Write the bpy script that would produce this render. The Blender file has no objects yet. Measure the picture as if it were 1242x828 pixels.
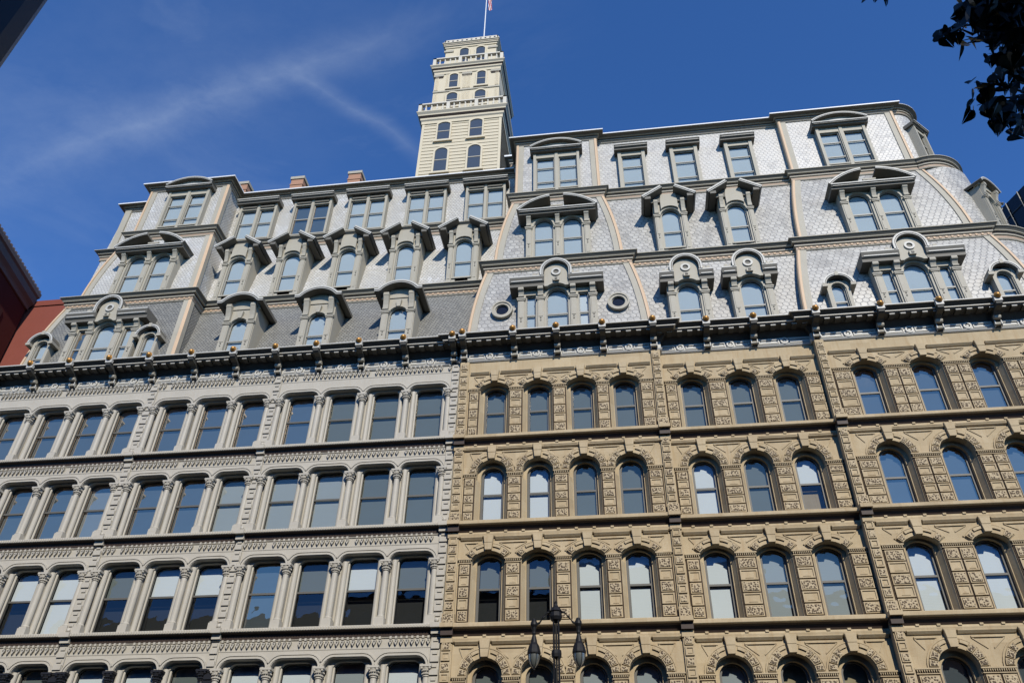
import bpy, math, random
from mathutils import Vector, Matrix
random.seed(7)
R = math.radians
S = bpy.context.scene
# ------------------------------------------------------------------ camera
yaw, pitch, roll = R(-8.3726), R(37.8015), R(1.2658)
fwd = Vector((math.sin(yaw)*math.cos(pitch), math.cos(yaw)*math.cos(pitch), math.sin(pitch)))
rt = Vector((math.cos(yaw), -math.sin(yaw), 0)); upv = rt.cross(fwd)
r2 = rt*math.cos(roll) + upv*math.sin(roll); u2 = -rt*math.sin(roll) + upv*math.cos(roll)
cam = bpy.data.objects.new('camera', bpy.data.cameras.new('camera')); S.collection.objects.link(cam)
m = Matrix((r2, u2, -fwd)).transposed().to_4x4(); m.translation = Vector((0, -30, 1.6)); cam.matrix_world = m
cam.data.lens = 36*975.3/1242; cam.data.sensor_width = 36; cam.data.clip_start = 0.05; cam.data.clip_end = 3000
S.camera = cam
FPX = 975.3
def proj(p):
    d = Vector(p) - Vector((0, -30, 1.6)); w = d.dot(fwd)
    return (621 + FPX*d.dot(r2)/w, 414 - FPX*d.dot(u2)/w) if w > 0.01 else (1e6, 1e6)
# ------------------------------------------------------------------ sky, sun, exposure
SUN_AZ, SUN_EL = 20.0, 35.2
W = bpy.data.worlds.new('World'); S.world = W; W.use_nodes = True
nt = W.node_tree; N = nt.nodes; L = nt.links
for n in list(N): N.remove(n)
out = N.new('ShaderNodeOutputWorld'); bg = N.new('ShaderNodeBackground'); bg.inputs[1].default_value = 0.12
sky = N.new('ShaderNodeTexSky'); sky.sky_type = 'NISHITA'; sky.sun_disc = False
sky.sun_elevation = R(SUN_EL); sky.sun_rotation = R(180 - SUN_AZ)
sky.air_density = 1.0; sky.dust_density = 0.0; sky.ozone_density = 4.0; sky.altitude = 150
tc = N.new('ShaderNodeTexCoord')
mp = N.new('ShaderNodeMapping'); mp.inputs['Scale'].default_value = (1.2, 2.6, 3.4); mp.inputs['Rotation'].default_value = (0.2, 0.35, 0.5)
nz = N.new('ShaderNodeTexNoise'); nz.inputs['Scale'].default_value = 2.2; nz.inputs['Detail'].default_value = 9; nz.inputs['Roughness'].default_value = 0.62; nz.inputs['Distortion'].default_value = 0.7
L.new(tc.outputs['Generated'], mp.inputs[0]); L.new(mp.outputs[0], nz.inputs[0])
cr = N.new('ShaderNodeValToRGB'); cr.color_ramp.elements[0].position = 0.50; cr.color_ramp.elements[1].position = 0.90
cr.color_ramp.elements[1].color = (0.15, 0.15, 0.15, 1)
L.new(nz.outputs[0], cr.inputs[0])
# wisps gather to the west (left) of the building
dt = N.new('ShaderNodeVectorMath'); dt.operation = 'DOT_PRODUCT'; L.new(tc.outputs['Generated'], dt.inputs[0])
dt.inputs[1].default_value = Vector((-0.40, 0.56, 0.73)).normalized()
mr = N.new('ShaderNodeMapRange'); mr.inputs[1].default_value = 0.90; mr.inputs[2].default_value = 1.0; mr.inputs[3].default_value = 0.0; mr.inputs[4].default_value = 1.0
L.new(dt.outputs['Value'], mr.inputs[0])
ml = N.new('ShaderNodeMath'); ml.operation = 'MULTIPLY'; L.new(cr.outputs[0], ml.inputs[0]); L.new(mr.outputs[0], ml.inputs[1])
def mth(op, a, b=None, cl=False):
    n = N.new('ShaderNodeMath'); n.operation = op; n.use_clamp = cl
    for i, v in enumerate((a, b)):
        if v is None: continue
        if isinstance(v, (int, float)): n.inputs[i].default_value = v
        else: L.new(v, n.inputs[i])
    return n.outputs[0]
def dotp(v):
    n = N.new('ShaderNodeVectorMath'); n.operation = 'DOT_PRODUCT'; L.new(tc.outputs['Generated'], n.inputs[0]); n.inputs[1].default_value = v; return n.outputs['Value']
wob = N.new('ShaderNodeTexNoise'); wob.inputs['Scale'].default_value = 5.0; wob.inputs['Detail'].default_value = 6; L.new(tc.outputs['Generated'], wob.inputs[0])
fine = N.new('ShaderNodeTexNoise'); fine.inputs['Scale'].default_value = 9.0; fine.inputs['Detail'].default_value = 8; fine.inputs['Roughness'].default_value = 0.65; L.new(mp.outputs[0], fine.inputs[0])
def streak(nrm, mid, width, reach, amt):
    off = mth('ABSOLUTE', mth('ADD', dotp(nrm), mth('MULTIPLY', mth('SUBTRACT', wob.outputs[0], 0.5), 0.05)))
    a = mth('POWER', mth('SUBTRACT', 1.0, mth('DIVIDE', off, width), True), 1.6)
    g = mth('POWER', mth('DIVIDE', mth('SUBTRACT', dotp(mid), reach), 1-reach, True), 1.0)
    return mth('MULTIPLY', mth('MULTIPLY', a, g), mth('MULTIPLY', fine.outputs[0], amt))
st = mth('ADD', streak((0.2096, 0.8691, -0.4479), (-0.4244, 0.4927, 0.7597), 0.04, 0.955, 0.24), streak((-0.6218, 0.5233, -0.5828), (-0.2791, 0.5519, 0.7858), 0.020, 0.9935, 0.24))
st = mth('ADD', st, mth('MULTIPLY', streak((0.2096, 0.8691, -0.4479), (-0.4983, 0.4642, 0.7323), 0.28, 0.93, 0.12), 1.0))
ml0 = ml; ml = N.new('ShaderNodeMath'); ml.operation = 'ADD'; ml.use_clamp = True; L.new(ml0.outputs[0], ml.inputs[0]); L.new(st, ml.inputs[1])
mx = N.new('ShaderNodeMix'); mx.data_type = 'RGBA'; mx.inputs[7].default_value = (5.5, 6.4, 7.6, 1)
tint = N.new('ShaderNodeMix'); tint.data_type = 'RGBA'; tint.blend_type = 'MULTIPLY'; tint.inputs[0].default_value = 1.0; tint.inputs[7].default_value = (0.54, 0.96, 1.48, 1)
L.new(sky.outputs[0], tint.inputs[6]); L.new(ml.outputs[0], mx.inputs[0]); L.new(tint.outputs[2], mx.inputs[6]); L.new(mx.outputs[2], bg.inputs[0]); L.new(bg.outputs[0], out.inputs[0])
sd = Vector((math.sin(R(SUN_AZ))*math.cos(R(SUN_EL)), -math.cos(R(SUN_AZ))*math.cos(R(SUN_EL)), math.sin(R(SUN_EL))))
sl = bpy.data.lights.new('sun', 'SUN'); sl.energy = 4.6; sl.angle = R(0.5); sl.color = (1.0, 0.945, 0.85)
so = bpy.data.objects.new('sun', sl); S.collection.objects.link(so); so.rotation_euler = sd.to_track_quat('Z', 'Y').to_euler()
S.view_settings.view_transform = 'Standard'; S.view_settings.look = 'None'; S.view_settings.exposure = 0.03; S.view_settings.gamma = 1
S.view_settings.use_curve_mapping = False
S.cycles.max_bounces = 6; S.cycles.diffuse_bounces = 1; S.cycles.transparent_max_bounces = 8; S.cycles.caustics_reflective = False; S.cycles.caustics_refractive = False
S.cycles.use_denoising = True
# ------------------------------------------------------------------ materials
M = {}
def newmat(name):
    mt = bpy.data.materials.new(name); mt.use_nodes = True; M[name] = mt
    nt = mt.node_tree; b = nt.nodes['Principled BSDF']
    return mt, nt, b
def nmath(nt, op, a=None, b=None, clamp=False):
    n = nt.nodes.new('ShaderNodeMath'); n.operation = op; n.use_clamp = clamp
    for i, v in enumerate((a, b)):
        if v is None: continue
        if isinstance(v, (int, float)): n.inputs[i].default_value = v
        else: nt.links.new(v, n.inputs[i])
    return n.outputs[0]
def mixc(nt, fac, a, b, mode='MIX'):
    n = nt.nodes.new('ShaderNodeMix'); n.data_type = 'RGBA'; n.blend_type = mode
    for i, v in ((0, fac), (6, a), (7, b)):
        if isinstance(v, (int, float)): n.inputs[i].default_value = v
        elif isinstance(v, tuple): n.inputs[i].default_value = v + (1,) if len(v) == 3 else v
        else: nt.links.new(v, n.inputs[i])
    return n.outputs[2]
def noise(nt, scale, detail=4, rough=0.55, vec=None, stretch=None, world=True):
    if vec is None:
        if world:
            g = nt.nodes.new('ShaderNodeNewGeometry'); vec = g.outputs['Position']
        else:
            g = nt.nodes.new('ShaderNodeTexCoord'); vec = g.outputs['Object']
    if stretch:
        mp = nt.nodes.new('ShaderNodeMapping'); mp.inputs['Scale'].default_value = stretch; nt.links.new(vec, mp.inputs[0]); vec = mp.outputs[0]
    n = nt.nodes.new('ShaderNodeTexNoise'); n.inputs['Scale'].default_value = scale; n.inputs['Detail'].default_value = detail; n.inputs['Roughness'].default_value = rough
    nt.links.new(vec, n.inputs[0]); return n.outputs[0]
def ramp(nt, v, p0, p1, c0, c1):
    n = nt.nodes.new('ShaderNodeValToRGB'); e = n.color_ramp.elements
    e[0].position, e[1].position = p0, p1; e[0].color, e[1].color = c0 + (1,), c1 + (1,)
    nt.links.new(v, n.inputs[0]); return n.outputs[0]
def bump(nt, b, h, strength=0.3, dist=0.02):
    n = nt.nodes.new('ShaderNodeBump'); n.inputs['Strength'].default_value = strength; n.inputs['Distance'].default_value = dist
    nt.links.new(h, n.inputs['Height']); nt.links.new(n.outputs[0], b.inputs['Normal'])
def weathered(name, c, var=0.22, rough=0.7, stain=(0.25, 0.2, 0.15), stain_amt=0.35, grain=0.25, spec=0.3, streak=True, blocks=None):
    mt, nt, b = newmat(name)
    n1 = noise(nt, 0.9, 5, 0.6); n2 = noise(nt, 14, 3, 0.6)
    c0 = tuple(x*(1-var) for x in c); c1 = tuple(min(1, x*(1+var*0.7)) for x in c)
    col = mixc(nt, n1, c0, c1)
    col = mixc(nt, nmath(nt, 'MULTIPLY', n2, 0.5), col, tuple(x*0.72 for x in c))
    if streak:
        s = noise(nt, 1.0, 6, 0.7, stretch=(5.5, 5.5, 0.5))
        s = nmath(nt, 'MULTIPLY', nmath(nt, 'SUBTRACT', s, 0.5, True), 4*stain_amt, True)
        col = mixc(nt, s, col, tuple(c[i]*stain[i]*2.2 for i in range(3)))
    if blocks:                                              # tone changes from one block to the next
        g = nt.nodes.new('ShaderNodeNewGeometry'); d = nt.nodes.new('ShaderNodeVectorMath'); d.operation = 'DIVIDE'; d.inputs[1].default_value = blocks; nt.links.new(g.outputs['Position'], d.inputs[0])
        fl = nt.nodes.new('ShaderNodeVectorMath'); fl.operation = 'FLOOR'; nt.links.new(d.outputs[0], fl.inputs[0]); wn = nt.nodes.new('ShaderNodeTexWhiteNoise'); nt.links.new(fl.outputs[0], wn.inputs[0])
        col = mixc(nt, nmath(nt, 'MULTIPLY', wn.outputs[0], 0.42), col, tuple(x*y for x, y in zip(c, (0.62, 0.58, 0.52))))
        bl = noise(nt, 0.35, 7, 0.7); col = mixc(nt, nmath(nt, 'MULTIPLY', nmath(nt, 'SUBTRACT', bl, 0.52, True), 3.0, True), col, (0.62*c[0], 0.58*c[1], 0.55*c[2]))
    nt.links.new(col, b.inputs['Base Color']); b.inputs['Roughness'].default_value = rough; b.inputs['Specular IOR Level'].default_value = spec
    bump(nt, b, n2, grain, 0.01)
    return mt
weathered('stone', (0.51, 0.41, 0.26), 0.30, 0.85, (0.30, 0.25, 0.20), 0.6, 0.5, 0.15, blocks=(0.83, 3.0, 0.41))
weathered('iron', (0.465, 0.43, 0.355), 0.18, 0.55, (0.3, 0.27, 0.24), 0.22, 0.15, 0.3)
weathered('trim', (0.41, 0.375, 0.295), 0.16, 0.6, (0.28, 0.27, 0.24), 0.3, 0.2, 0.3)
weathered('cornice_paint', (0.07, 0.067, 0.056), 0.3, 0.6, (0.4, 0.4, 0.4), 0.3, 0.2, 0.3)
weathered('hood_paint', (0.15, 0.138, 0.112), 0.25, 0.6, (0.4, 0.4, 0.4), 0.3, 0.2, 0.3)
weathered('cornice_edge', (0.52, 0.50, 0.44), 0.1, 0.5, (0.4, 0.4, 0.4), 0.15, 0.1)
weathered('orange_trim', (0.62, 0.44, 0.28), 0.12, 0.55, (0.35, 0.3, 0.25), 0.2, 0.1)
weathered('peach', (0.40, 0.29, 0.20), 0.12, 0.6, (0.3, 0.27, 0.24), 0.25, 0.1)
weathered('dark_shade_trim', (0.055, 0.038, 0.03), 0.15, 0.6, (0.3, 0.3, 0.3), 0.2, 0.1)  # near-black trim; on ledge undersides it also paints in their shade
weathered('black_paint', (0.018, 0.018, 0.02), 0.2, 0.4, (0.5, 0.5, 0.5), 0.1, 0.1)
weathered('flashing', (0.78, 0.78, 0.76), 0.05, 0.4, (0.5, 0.5, 0.5), 0.1, 0.05)
weathered('white_paint', (0.75, 0.75, 0.73), 0.05, 0.4, (0.5, 0.5, 0.5), 0.05, 0.05)
weathered('cream', (0.62, 0.54, 0.385), 0.08, 0.6, (0.45, 0.4, 0.35), 0.15, 0.1)
weathered('sash', (0.12, 0.115, 0.10), 0.15, 0.5, (0.4, 0.4, 0.4), 0.1, 0.05)
weathered('sash_light', (0.33, 0.315, 0.27), 0.15, 0.5, (0.4, 0.4, 0.4), 0.1, 0.05)
weathered('stone_joint', (0.065, 0.045, 0.03), 0.2, 0.9)  # dirt and the shade of the gaps in one dark colour
weathered('balustrade_paint', (0.62, 0.57, 0.47), 0.1, 0.6, (0.4, 0.4, 0.4), 0.15, 0.1)
weathered('shaded_brick', (0.085, 0.024, 0.02), 0.15, 0.85, (0.4, 0.3, 0.3), 0.2, 0.3, 0.1)  # left wall's shade put into the colour: darker copy of the red brick
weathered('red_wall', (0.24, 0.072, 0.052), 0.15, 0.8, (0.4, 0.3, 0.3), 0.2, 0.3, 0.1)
weathered('brownstone', (0.16, 0.12, 0.10), 0.2, 0.8, (0.4, 0.4, 0.4), 0.3, 0.3)
weathered('terracotta', (0.40, 0.22, 0.14), 0.2, 0.8, (0.4, 0.35, 0.3), 0.25, 0.3)
weathered('roof_tar', (0.10, 0.10, 0.10), 0.2, 0.9)
weathered('asphalt', (0.05, 0.05, 0.052), 0.2, 0.9, streak=False)
weathered('concrete', (0.20, 0.195, 0.185), 0.12, 0.85, streak=False)
weathered('lamp_iron', (0.008, 0.008, 0.009), 0.2, 0.55, streak=False, spec=0.25)
weathered('bark', (0.09, 0.065, 0.05), 0.3, 0.9)
mt, nt, b = newmat('gold'); b.inputs['Base Color'].default_value = (0.48, 0.24, 0.06, 1); b.inputs['Metallic'].default_value = 0.55; b.inputs['Roughness'].default_value = 0.42
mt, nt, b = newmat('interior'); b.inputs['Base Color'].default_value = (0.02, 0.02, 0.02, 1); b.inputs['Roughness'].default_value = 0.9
# carved (vermiculated) stone: pale ridges round dark weathered pits
mt, nt, b = newmat('stone_carved')
g = nt.nodes.new('ShaderNodeNewGeometry')
v = nt.nodes.new('ShaderNodeTexVoronoi'); v.inputs['Scale'].default_value = 13.5; v.feature = 'F1'; v.inputs['Randomness'].default_value = 0.75
nt.links.new(g.outputs['Position'], v.inputs['Vector'])
pit = nmath(nt, 'LESS_THAN', v.outputs['Distance'], 0.47)
n1 = noise(nt, 1.0, 4)
base = mixc(nt, n1, (0.38, 0.30, 0.185), (0.48, 0.39, 0.25))
col = mixc(nt, nmath(nt, 'MULTIPLY', pit, 0.95), base, (0.075, 0.05, 0.03))
nt.links.new(col, b.inputs['Base Color']); b.inputs['Roughness'].default_value = 0.9
bump(nt, b, v.outputs['Distance'], 0.9, 0.03)
# slate with hexagonal scales
def slate(name, w, c0, c1, groove, rough=0.42, spec=0.5, patch=(0, 0, 0), patch_amt=0.0, groove_w=0.055, bmp=0.35):
    mt, nt, b = newmat(name)
    g = nt.nodes.new('ShaderNodeNewGeometry'); sp = nt.nodes.new('ShaderNodeSeparateXYZ'); nt.links.new(g.outputs['Position'], sp.inputs[0])
    wob = noise(nt, 1.7, 2); wo = nmath(nt, 'MULTIPLY', nmath(nt, 'SUBTRACT', wob, 0.5), 0.10)
    x = nmath(nt, 'DIVIDE', nmath(nt, 'ADD', nmath(nt, 'ADD', sp.outputs[0], sp.outputs[1]), wo), w)
    z = nmath(nt, 'DIVIDE', nmath(nt, 'ADD', sp.outputs[2], wo), w*0.92)
    H = 1.732
    def lat(ox, oz):
        xx = nmath(nt, 'ADD', x, ox); zz = nmath(nt, 'DIVIDE', nmath(nt, 'ADD', z, oz), H)
        u = nmath(nt, 'SUBTRACT', nmath(nt, 'FRACT', xx), 0.5); vv = nmath(nt, 'MULTIPLY', nmath(nt, 'SUBTRACT', nmath(nt, 'FRACT', zz), 0.5), H)
        d = nmath(nt, 'SQRT', nmath(nt, 'ADD', nmath(nt, 'MULTIPLY', u, u), nmath(nt, 'MULTIPLY', vv, vv)))
        cmb = nt.nodes.new('ShaderNodeCombineXYZ'); nt.links.new(nmath(nt, 'FLOOR', xx), cmb.inputs[0]); nt.links.new(nmath(nt, 'FLOOR', zz), cmb.inputs[1]); cmb.inputs[2].default_value = ox*7
        return d, nmath(nt, 'SUBTRACT', 0.5, nmath(nt, 'ABSOLUTE', u)), cmb.outputs[0]
    dA, eA, cA = lat(0, 0); dB, eB, cB = lat(0.5, H/2)
    isA = nmath(nt, 'LESS_THAN', dA, dB)
    diff = nmath(nt, 'MULTIPLY', nmath(nt, 'ABSOLUTE', nmath(nt, 'SUBTRACT', dA, dB)), 0.5)
    e1 = nmath(nt, 'ADD', nmath(nt, 'MULTIPLY', isA, eA), nmath(nt, 'MULTIPLY', nmath(nt, 'SUBTRACT', 1.0, isA), eB))
    e = nmath(nt, 'MINIMUM', diff, e1)
    mr = nt.nodes.new('ShaderNodeMapRange'); mr.inputs[1].default_value = 0.0; mr.inputs[2].default_value = groove_w*2; mr.interpolation_type = 'SMOOTHSTEP'; nt.links.new(e, mr.inputs[0])
    cellv = nt.nodes.new('ShaderNodeMix'); cellv.data_type = 'VECTOR'; nt.links.new(isA, cellv.inputs[0]); nt.links.new(cB, cellv.inputs[4]); nt.links.new(cA, cellv.inputs[5])
    wn = nt.nodes.new('ShaderNodeTexWhiteNoise'); nt.links.new(cellv.outputs[1], wn.inputs[0])
    big = noise(nt, 0.55, 6, 0.65)
    fac = nmath(nt, 'ADD', nmath(nt, 'MULTIPLY', wn.outputs[0], 0.45), nmath(nt, 'MULTIPLY', big, 0.55))
    col = mixc(nt, fac, c0, c1)
    if patch_amt > 0:
        pn = noise(nt, 1.3, 8, 0.75)
        pf = nmath(nt, 'MULTIPLY', nmath(nt, 'GREATER_THAN', pn, 0.56), patch_amt)
        col = mixc(nt, pf, col, patch)
    col = mixc(nt, mr.outputs[0], groove, col)
    nt.links.new(col, b.inputs['Base Color'])
    rg = nmath(nt, 'ADD', nmath(nt, 'MULTIPLY', wn.outputs[0], 0.16), rough - 0.08)
    nt.links.new(rg, b.inputs['Roughness']); b.inputs['Specular IOR Level'].default_value = spec
    bump(nt, b, nmath(nt, 'ADD', mr.outputs[0], nmath(nt, 'MULTIPLY', wn.outputs[0], 0.35)), bmp, 0.02)
slate('slate_scale', 0.30, (0.27, 0.258, 0.23), (0.50, 0.48, 0.43), (0.15, 0.145, 0.135), 0.44, 0.42, (0.22, 0.21, 0.19), 0.6, 0.05, 0.3)
slate('slate_small', 0.19, (0.42, 0.40, 0.355), (0.56, 0.54, 0.485), (0.24, 0.235, 0.22), 0.42, 0.4, (0.66, 0.655, 0.635), 0.6, 0.07, 0.3)
slate('slate_dark', 0.18, (0.15, 0.145, 0.125), (0.27, 0.26, 0.225), (0.07, 0.07, 0.068), 0.55, 0.35, (0, 0, 0), 0.0, 0.08, 0.35)
slate('slate_bright', 0.24, (0.36, 0.345, 0.315), (0.56, 0.54, 0.495), (0.24, 0.235, 0.22), 0.44, 0.42, (0.30, 0.29, 0.27), 0.6, 0.05, 0.25)
# window glass: clear sheet with a mirror coat
def glass(name, mirror, tintc=(0.8, 0.85, 0.9), wav=0.05, fm=1.0):
    mt = bpy.data.materials.new(name); mt.use_nodes = True; M[name] = mt; nt = mt.node_tree
    for n in list(nt.nodes): nt.nodes.remove(n)
    o = nt.nodes.new('ShaderNodeOutputMaterial'); tr = nt.nodes.new('ShaderNodeBsdfTransparent'); gl = nt.nodes.new('ShaderNodeBsdfGlossy'); mx = nt.nodes.new('ShaderNodeMixShader')
    tr.inputs[0].default_value = (0.86, 0.9, 0.9, 1); gl.inputs[0].default_value = tintc + (1,); gl.inputs['Roughness'].default_value = 0.015
    fr = nt.nodes.new('ShaderNodeFresnel'); fr.inputs[0].default_value = 1.5
    f = nmath(nt, 'ADD', nmath(nt, 'MULTIPLY', fr.outputs[0], fm), mirror, True)
    nt.links.new(f, mx.inputs[0]); nt.links.new(tr.outputs[0], mx.inputs[1]); nt.links.new(gl.outputs[0], mx.inputs[2]); nt.links.new(mx.outputs[0], o.inputs[0])
    n = noise(nt, 0.8, 2); bp_ = nt.nodes.new('ShaderNodeBump'); bp_.inputs['Strength'].default_value = wav; bp_.inputs['Distance'].default_value = 0.2
    nt.links.new(n, bp_.inputs['Height']); nt.links.new(bp_.outputs[0], gl.inputs['Normal'])
glass('glass_pale', 0.08, (1.0, 0.86, 0.66), 0.08); glass('glass_sky', 0.30, (1.0, 0.80, 0.60), 0.08); glass('glass_dim', 0.09, (1.0, 0.87, 0.68), 0.12); glass('glass_clear', 0.03)
def shade_mat(name, c):
    mt, nt, b = newmat(name)
    g = nt.nodes.new('ShaderNodeNewGeometry'); sp = nt.nodes.new('ShaderNodeSeparateXYZ'); nt.links.new(g.outputs['Position'], sp.inputs[0])
    w = nmath(nt, 'SINE', nmath(nt, 'MULTIPLY', sp.outputs[2], 110.0)); n1 = noise(nt, 0.7, 3)
    col = mixc(nt, nmath(nt, 'MULTIPLY', nmath(nt, 'ADD', w, 1.0), 0.12), c, tuple(x*0.6 for x in c))
    col = mixc(nt, n1, col, tuple(min(1, x*1.08) for x in c)); nt.links.new(col, b.inputs['Base Color']); b.inputs['Roughness'].default_value = 0.8
shade_mat('shade_white', (0.80, 0.82, 0.84)); shade_mat('shade_grey', (0.17, 0.19, 0.18)); shade_mat('shade_blue', (0.16, 0.19, 0.21)); shade_mat('shade_mid', (0.42, 0.45, 0.46)); shade_mat('shade_pale', (0.62, 0.68, 0.74))
mt, nt, b = newmat('leaf'); b.inputs['Base Color'].default_value = (0.03, 0.045, 0.018, 1); b.inputs['Roughness'].default_value = 0.5; b.inputs['Specular IOR Level'].default_value = 0.3
mt, nt, b = newmat('lamp_glass'); b.inputs['Base Color'].default_value = (0.11, 0.12, 0.11, 1); b.inputs['Roughness'].default_value = 0.4; b.inputs['Transmission Weight'].default_value = 0.3
mt, nt, b = newmat('tower_glass'); b.inputs['Base Color'].default_value = (0.012, 0.013, 0.018, 1); b.inputs['Roughness'].default_value = 0.12; b.inputs['Specular IOR Level'].default_value = 0.4
mt, nt, b = newmat('dull_glass'); b.inputs['Base Color'].default_value = (0.06, 0.07, 0.08, 1); b.inputs['Roughness'].default_value = 0.08; b.inputs['Specular IOR Level'].default_value = 1.0
mt, nt, b = newmat('mullion'); b.inputs['Base Color'].default_value = (0.07, 0.065, 0.05, 1); b.inputs['Roughness'].default_value = 0.5
mt, nt, b = newmat('flag_cloth')
g = nt.nodes.new('ShaderNodeTexCoord'); sp = nt.nodes.new('ShaderNodeSeparateXYZ'); nt.links.new(g.outputs['Object'], sp.inputs[0])
st = nmath(nt, 'GREATER_THAN', nmath(nt, 'SINE', nmath(nt, 'MULTIPLY', nmath(nt, 'ADD', sp.outputs[0], nmath(nt, 'MULTIPLY', sp.outputs[2], 0.15)), 34.0)), 0.0)
nt.links.new(mixc(nt, st, (0.5, 0.03, 0.04), (0.75, 0.75, 0.75)), b.inputs['Base Color']); b.inputs['Roughness'].default_value = 0.8
# ------------------------------------------------------------------ mesh helpers
C = S.collection
class MB:
    def __init__(s): s.v = []; s.f = []; s.m = []
    def face(s, pts, m=0):
        n = len(s.v); s.v += [tuple(p) for p in pts]; s.f.append(tuple(range(n, n+len(pts)))); s.m.append(m)
    def box(s, x0, x1, y0, y1, z0, z1, m=0):
        n = len(s.v)
        s.v += [(x0,y0,z0),(x1,y0,z0),(x1,y1,z0),(x0,y1,z0),(x0,y0,z1),(x1,y0,z1),(x1,y1,z1),(x0,y1,z1)]
        for q in ((0,1,5,4),(1,2,6,5),(2,3,7,6),(3,0,4,7),(4,5,6,7),(3,2,1,0)): s.f.append(tuple(n+i for i in q)); s.m.append(m)
    def prism(s, poly, y0, y1, m=0, back=True):            # polygon in x,z pushed along y
        n = len(s.v); k = len(poly)
        s.v += [(x, y0, z) for x, z in poly] + [(x, y1, z) for x, z in poly]
        s.f.append(tuple(range(n, n+k))); s.m.append(m)
        if back: s.f.append(tuple(range(n+2*k-1, n+k-1, -1))); s.m.append(m)
        for i in range(k):
            j = (i+1) % k; s.f.append((n+i, n+k+i, n+k+j, n+j)); s.m.append(m)
    def xprism(s, poly, x0, x1, m=0):                       # polygon in y,z pushed along x
        n = len(s.v); k = len(poly)
        s.v += [(x0, y, z) for y, z in poly] + [(x1, y, z) for y, z in poly]
        s.f.append(tuple(range(n, n+k))); s.m.append(m); s.f.append(tuple(range(n+2*k-1, n+k-1, -1))); s.m.append(m)
        for i in range(k):
            j = (i+1) % k; s.f.append((n+i, n+k+i, n+k+j, n+j)); s.m.append(m)
    def band(s, pa, pb, y0, y1, m=0):                       # raised band between two x,z curves
        for i in range(len(pa)-1):
            s.face([(pa[i][0], y0, pa[i][1]), (pa[i+1][0], y0, pa[i+1][1]), (pb[i+1][0], y0, pb[i+1][1]), (pb[i][0], y0, pb[i][1])], m)
            for p in (pa, pb):
                s.face([(p[i][0], y0, p[i][1]), (p[i+1][0], y0, p[i+1][1]), (p[i+1][0], y1, p[i+1][1]), (p[i][0], y1, p[i][1])], m)
        for i in (0, -1):
            s.face([(pa[i][0], y0, pa[i][1]), (pb[i][0], y0, pb[i][1]), (pb[i][0], y1, pb[i][1]), (pa[i][0], y1, pa[i][1])], m)
    def lathe(s, prof, cx, cy, seg=12, a0=0.0, a1=None, m=0):   # prof (r,z)
        full = a1 is None; a1 = 2*math.pi if full else a1
        n = len(s.v); k = len(prof); cols = seg if full else seg+1
        for i in range(cols):
            a = a0 + (a1-a0)*i/seg
            for r, z in prof: s.v.append((cx + r*math.cos(a), cy + r*math.sin(a), z))
        for i in range(seg):
            j = (i+1) % cols
            for q in range(k-1): s.f.append((n+i*k+q, n+j*k+q, n+j*k+q+1, n+i*k+q+1)); s.m.append(m)
    def tube(s, pts, r, seg=8, m=0):
        n = len(s.v); k = len(pts)
        for i, p in enumerate(pts):
            p = Vector(p); d = (Vector(pts[min(i+1, k-1)]) - Vector(pts[max(i-1, 0)])).normalized()
            a = d.orthogonal().normalized(); b = d.cross(a); rr = r[i] if isinstance(r, (list, tuple)) else r
            for j in range(seg):
                t = 2*math.pi*j/seg; q = p + a*rr*math.cos(t) + b*rr*math.sin(t); s.v.append(tuple(q))
        for i in range(k-1):
            for j in range(seg):
                l = (j+1) % seg; s.f.append((n+i*seg+j, n+i*seg+l, n+(i+1)*seg+l, n+(i+1)*seg+j)); s.m.append(m)
        s.f.append(tuple(n+j for j in range(seg-1, -1, -1))); s.m.append(m); s.f.append(tuple(n+(k-1)*seg+j for j in range(seg))); s.m.append(m)
    def ball(s, c, r, m=0, seg=10, sz=1.0):
        s.lathe([(max(1e-4, r*math.cos(t)), c[2]+r*sz*math.sin(t)) for t in [math.pi*(i/6-0.5) for i in range(7)]], c[0], c[1], seg, m=m)
    def sweep(s, path, prof, mats=None, closed=False):      # path x,y with outward on the right; prof (out, z)
        n = len(s.v); k = len(prof); P = [Vector(p) for p in path]; nor = []
        for i in range(len(P)-1):
            d = (P[i+1]-P[i]).normalized(); nor.append(Vector((d.y, -d.x)))
        for i, p in enumerate(P):
            n1 = nor[max(i-1, 0)]; n2 = nor[min(i, len(nor)-1)]; o = (n1+n2)/max(0.2, 1+n1.dot(n2))
            for q, z in prof: s.v.append((p.x+o.x*q, p.y+o.y*q, z))
        for i in range(len(P)-1):
            for q in range(k-1):
                s.f.append((n+i*k+q, n+(i+1)*k+q, n+(i+1)*k+q+1, n+i*k+q+1)); s.m.append(mats[q] if mats else 0)
        s.f.append(tuple(n+q for q in range(k))); s.m.append(0); e = n+(len(P)-1)*k; s.f.append(tuple(e+q for q in range(k-1, -1, -1))); s.m.append(0)
    def mesh(s, name, mats, smooth=False):
        me = bpy.data.meshes.new(name); me.from_pydata(s.v, [], s.f)
        for mm in (mats if isinstance(mats, (list, tuple)) else [mats]): me.materials.append(M[mm])
        me.polygons.foreach_set('material_index', s.m)
        if smooth: me.polygons.foreach_set('use_smooth', [True]*len(s.f))
        me.update(); return me
    def build(s, name, mats, parent=None, loc=(0,0,0), smooth=False, label=None):
        return inst(name, s.mesh(name, mats, smooth), parent, loc, label)
def inst(name, me, parent=None, loc=(0,0,0), label=None, rz=0):
    o = bpy.data.objects.new(name, me); C.objects.link(o); o.location = loc
    if rz: o.rotation_euler = (0, 0, rz)
    if parent is not None: o.parent = parent
    if label: o['label'] = label
    return o
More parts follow.
